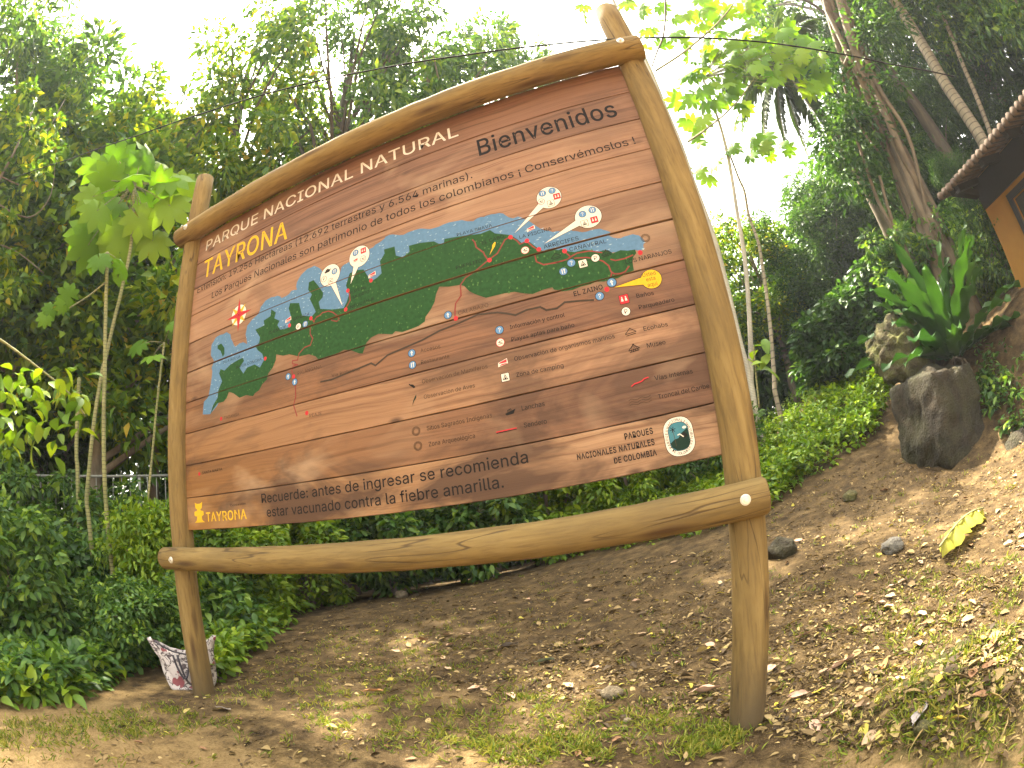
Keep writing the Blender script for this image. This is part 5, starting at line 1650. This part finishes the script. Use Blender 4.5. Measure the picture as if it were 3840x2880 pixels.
def frond(parent, a, tip, sag, L, seed, matk='palm'):
    r_ = np.random.default_rng(seed)
    a, tip = np.array(a), np.array(tip)
    n = 26
    ts = np.linspace(0, 1, n)
    P_ = np.array([a + (tip - a) * t + np.array([0, 0, sag * 4 * t * (1 - t)]) for t in ts])
    mb = MB()
    mb.tube(P_, [.022 * (1 - .8 * t) + .003 for t in ts], 5)
    T_ = norm(np.gradient(P_, axis=0))
    side = norm(np.cross(T_, np.array([0, 0, 1.0])))
    parts = []
    for sg in (-1, 1):
        for rep in range(3):
            idx = np.clip(ts + (rep - 1) / (3 * n), 0.06, .99)
            Q = np.array([np.interp(idx, ts, P_[:, c]) for c in range(3)]).T
            D = side * sg * .8 + T_ * .65 + r_.normal(size=(n, 3)) * .08
            D[:, 2] -= .30
            ln = L * np.sin(np.pi * np.clip(idx * .9 + .12, 0, 1)) * r_.uniform(.85, 1.1, n) + .05
            parts.append(leaves(Q, D, np.array([0, 0, 1.0]) + r_.normal(size=(n, 3)) * .2, ln, .035, 'rh'))
    V, Fs = parts[0]
    o = link("frond", leaf_mesh("frond", parts), MAT[matk], parent)
    mb.build("midrib", MAT['stem'], o, True)
    return o


t = thing("palm_tree", "palm with long drooping fronds hanging against the bright gap of sky", "tree")
hub = at(1700, 150, 9.6)
b0 = hub + np.array([.5, .6, 0]); b0[2] = h1(b0[0], b0[1]) - .1
stems("trunk", [b0, b0 * .6 + hub * .4 + np.array([.1, 0, 0]), hub], .13, .10, MAT['bark'], t, 10)
for i, (x, y, dd, sg) in enumerate(((1655, 335, 8.6, .55), (1600, 300, 9.0, .6), (1705, 345, 8.9, .5), (1748, 345, 9.3, .45), (1800, 320, 9.0, .55), (1850, 240, 9.6, .5), (1555, 220, 9.4, .55), (1610, 90, 10.2, .5), (1770, 40, 9.6, .5), (1690, 30, 10.4, .5))):
    frond(t, hub, at(x, y, dd), sg, .60, 90 + i)


# ------------------------------------------------------------------ strap leaved plant on the bank, wilted leaf on the slope
def strap_leaves(parent, base, n, L0, L1, W0, seed, matk, el=(35, 80), azr=(0, 360), name="leaves"):
    r_ = np.random.default_rng(seed)
    V, F = [], []
    for i in range(n):
        az, el_ = R(r_.uniform(*azr)), R(r_.uniform(*el))
        L = r_.uniform(L0, L1)
        W = W0 * r_.uniform(.75, 1.2)
        ns = 16
        d = np.array([math.sin(az) * math.cos(el_), math.cos(az) * math.cos(el_), math.sin(el_)])
        P_ = base + np.array([math.sin(az), math.cos(az), 0]) * .05
        sd_ = norm(np.cross(d, np.array([0, 0, 1.0])))
        b = len(V)
        ph = r_.uniform(0, 6)
        for k in range(ns + 1):
            u = k / ns
            dd = d + np.array([0, 0, -1.0]) * (u ** 2) * r_.uniform(.5, .6)
            P_ = P_ + norm(dd) * L / ns
            w = W * (.16 + .84 * math.sin(math.pi * min(1, .12 + u * .86)) ** .8) * (1 if k < ns else .1)
            up_ = norm(np.cross(sd_, norm(dd)))
            wav = .22 * W * math.sin(u * 21 + ph)
            V += [P_ - sd_ * w / 2 + up_ * (.18 * w + wav), P_ - sd_ * w / 4 + up_ * .05 * w, P_, P_ + sd_ * w / 4 + up_ * .05 * w, P_ + sd_ * w / 2 + up_ * (.18 * w - wav)]
        for k in range(ns):
            for j in range(4):
                F.append((b + k * 5 + j, b + k * 5 + j + 1, b + k * 5 + j + 6, b + k * 5 + j + 5))
    mb = MB()
    mb.add(V, F)
    return mb.build(name, MAT[matk], parent, True)


bp = at(2062, 775, 7.0)
t = thing("strap_leaf_plant", "large plant of long wavy strap leaves growing on the bank above the boulder", "plant", bp)
strap_leaves(t, np.zeros(3), 48, .95, 1.6, .24, 3, 'fern', (10, 80))
rk = MB()
for k in range(26):
    a = rb.uniform(0, 6.28)
    rk.tube([(0, 0, .02), (.16 * math.cos(a), .16 * math.sin(a), -.05), (.30 * math.cos(a), .30 * math.sin(a), -.30 - rb.uniform(0, .25))], [.014, .010, .004], 5)
rk.build("roots", MAT['bark_root'], t, True)
wp = ground_px(2085, 1165, .03)
t = thing("wilted_leaf", "torn yellow green banana leaf lying on the slope at the right", "leaf", wp)
r_ = np.random.default_rng(17)
V, F = [], []
ns = 26
for k in range(ns + 1):
    u = k / ns - .5
    z = .05 + .06 * math.cos(u * 3) + .012 * math.sin(k)
    w1, w2 = (.085 * (1 - (2 * u) ** 4) + .01) * (1 - .75 * (k % 4 == 0) * r_.uniform(.5, 1)), (.085 * (1 - (2 * u) ** 4) + .01) * (1 - .75 * (k % 3 == 0) * r_.uniform(.4, 1))
    V += [(u * .85, -w1, z - .07), (u * .85, 0, z), (u * .85, w2, z - .04)]
for k in range(ns):
    for j in range(2):
        F.append((k * 3 + j, k * 3 + j + 1, k * 3 + j + 4, k * 3 + j + 3))
mb = MB(); mb.add(V, F)
o = mb.build("blade", leaf_mat("wilted_leaf", [(0, (.26, .27, .03)), (1, (.42, .38, .05))], .4, .6), t, True)
mb = MB(); mb.tube([((k / ns - .5) * .9, 0, .056 + .06 * math.cos((k / ns - .5) * 3)) for k in range(ns + 1)], .007, 6)
mb.build("midrib", MAT['stem'], t, True)
t.rotation_euler = (0, 0, .55)

# ------------------------------------------------------------------ metal railing in the left thicket
t = thing("railing", "thin pale metal railing with pickets behind the left bushes", "railing")
gm = plain("galvanised_metal", (.20, .20, .18), .6, .2, 30, .2)
ra, rb_ = at(-120, 1020, 8.2), at(372, 1027, 7.0)
mb = MB(); mb.tube([ra, rb_], .018, 8); mb.build("top_rail", gm, t, True)
lo_a, lo_b = ra - np.array([0, 0, .85]), rb_ - np.array([0, 0, .85])
mb = MB(); mb.tube([lo_a, lo_b], .014, 8); mb.build("bottom_rail", gm, t, True)
for k in range(4):
    q = ra + (rb_ - ra) * (k + .5) / 4
    mb = MB(); mb.tube([(q[0], q[1], h1(q[0], q[1]) - .1), q - np.array([0, 0, .02])], .022, 8); mb.build("post", gm, t, True)
for k in range(30):
    q = ra + (rb_ - ra) * (k + .2) / 30
    mb = MB(); mb.tube([q - np.array([0, 0, .86]), q - np.array([0, 0, .015])], .006, 6); mb.build("picket", gm, t, True)

# ------------------------------------------------------------------ thin haze volume added to lift the blacks and pale the far trees
bm = bmesh.new()
bmesh.ops.create_cube(bm, size=1)
me = bpy.data.meshes.new("haze")
bm.to_mesh(me)
bm.free()
hz = bpy.data.materials.new("haze")
hz.use_nodes = True
hn = hz.node_tree
hn.nodes.clear()
ho = hn.nodes.new("ShaderNodeOutputMaterial")
pv = hn.nodes.new("ShaderNodeVolumePrincipled")
pv.inputs["Color"].default_value = (.85, .90, 1.0, 1)
pv.inputs["Density"].default_value = .0014
pv.inputs["Anisotropy"].default_value = .2
hn.links.new(pv.outputs[0], ho.inputs["Volume"])
o = link("haze", me, hz)
o.scale = (112, 112, 32)
o.location = (3, 2, 10)
tag(o, kind="stuff")
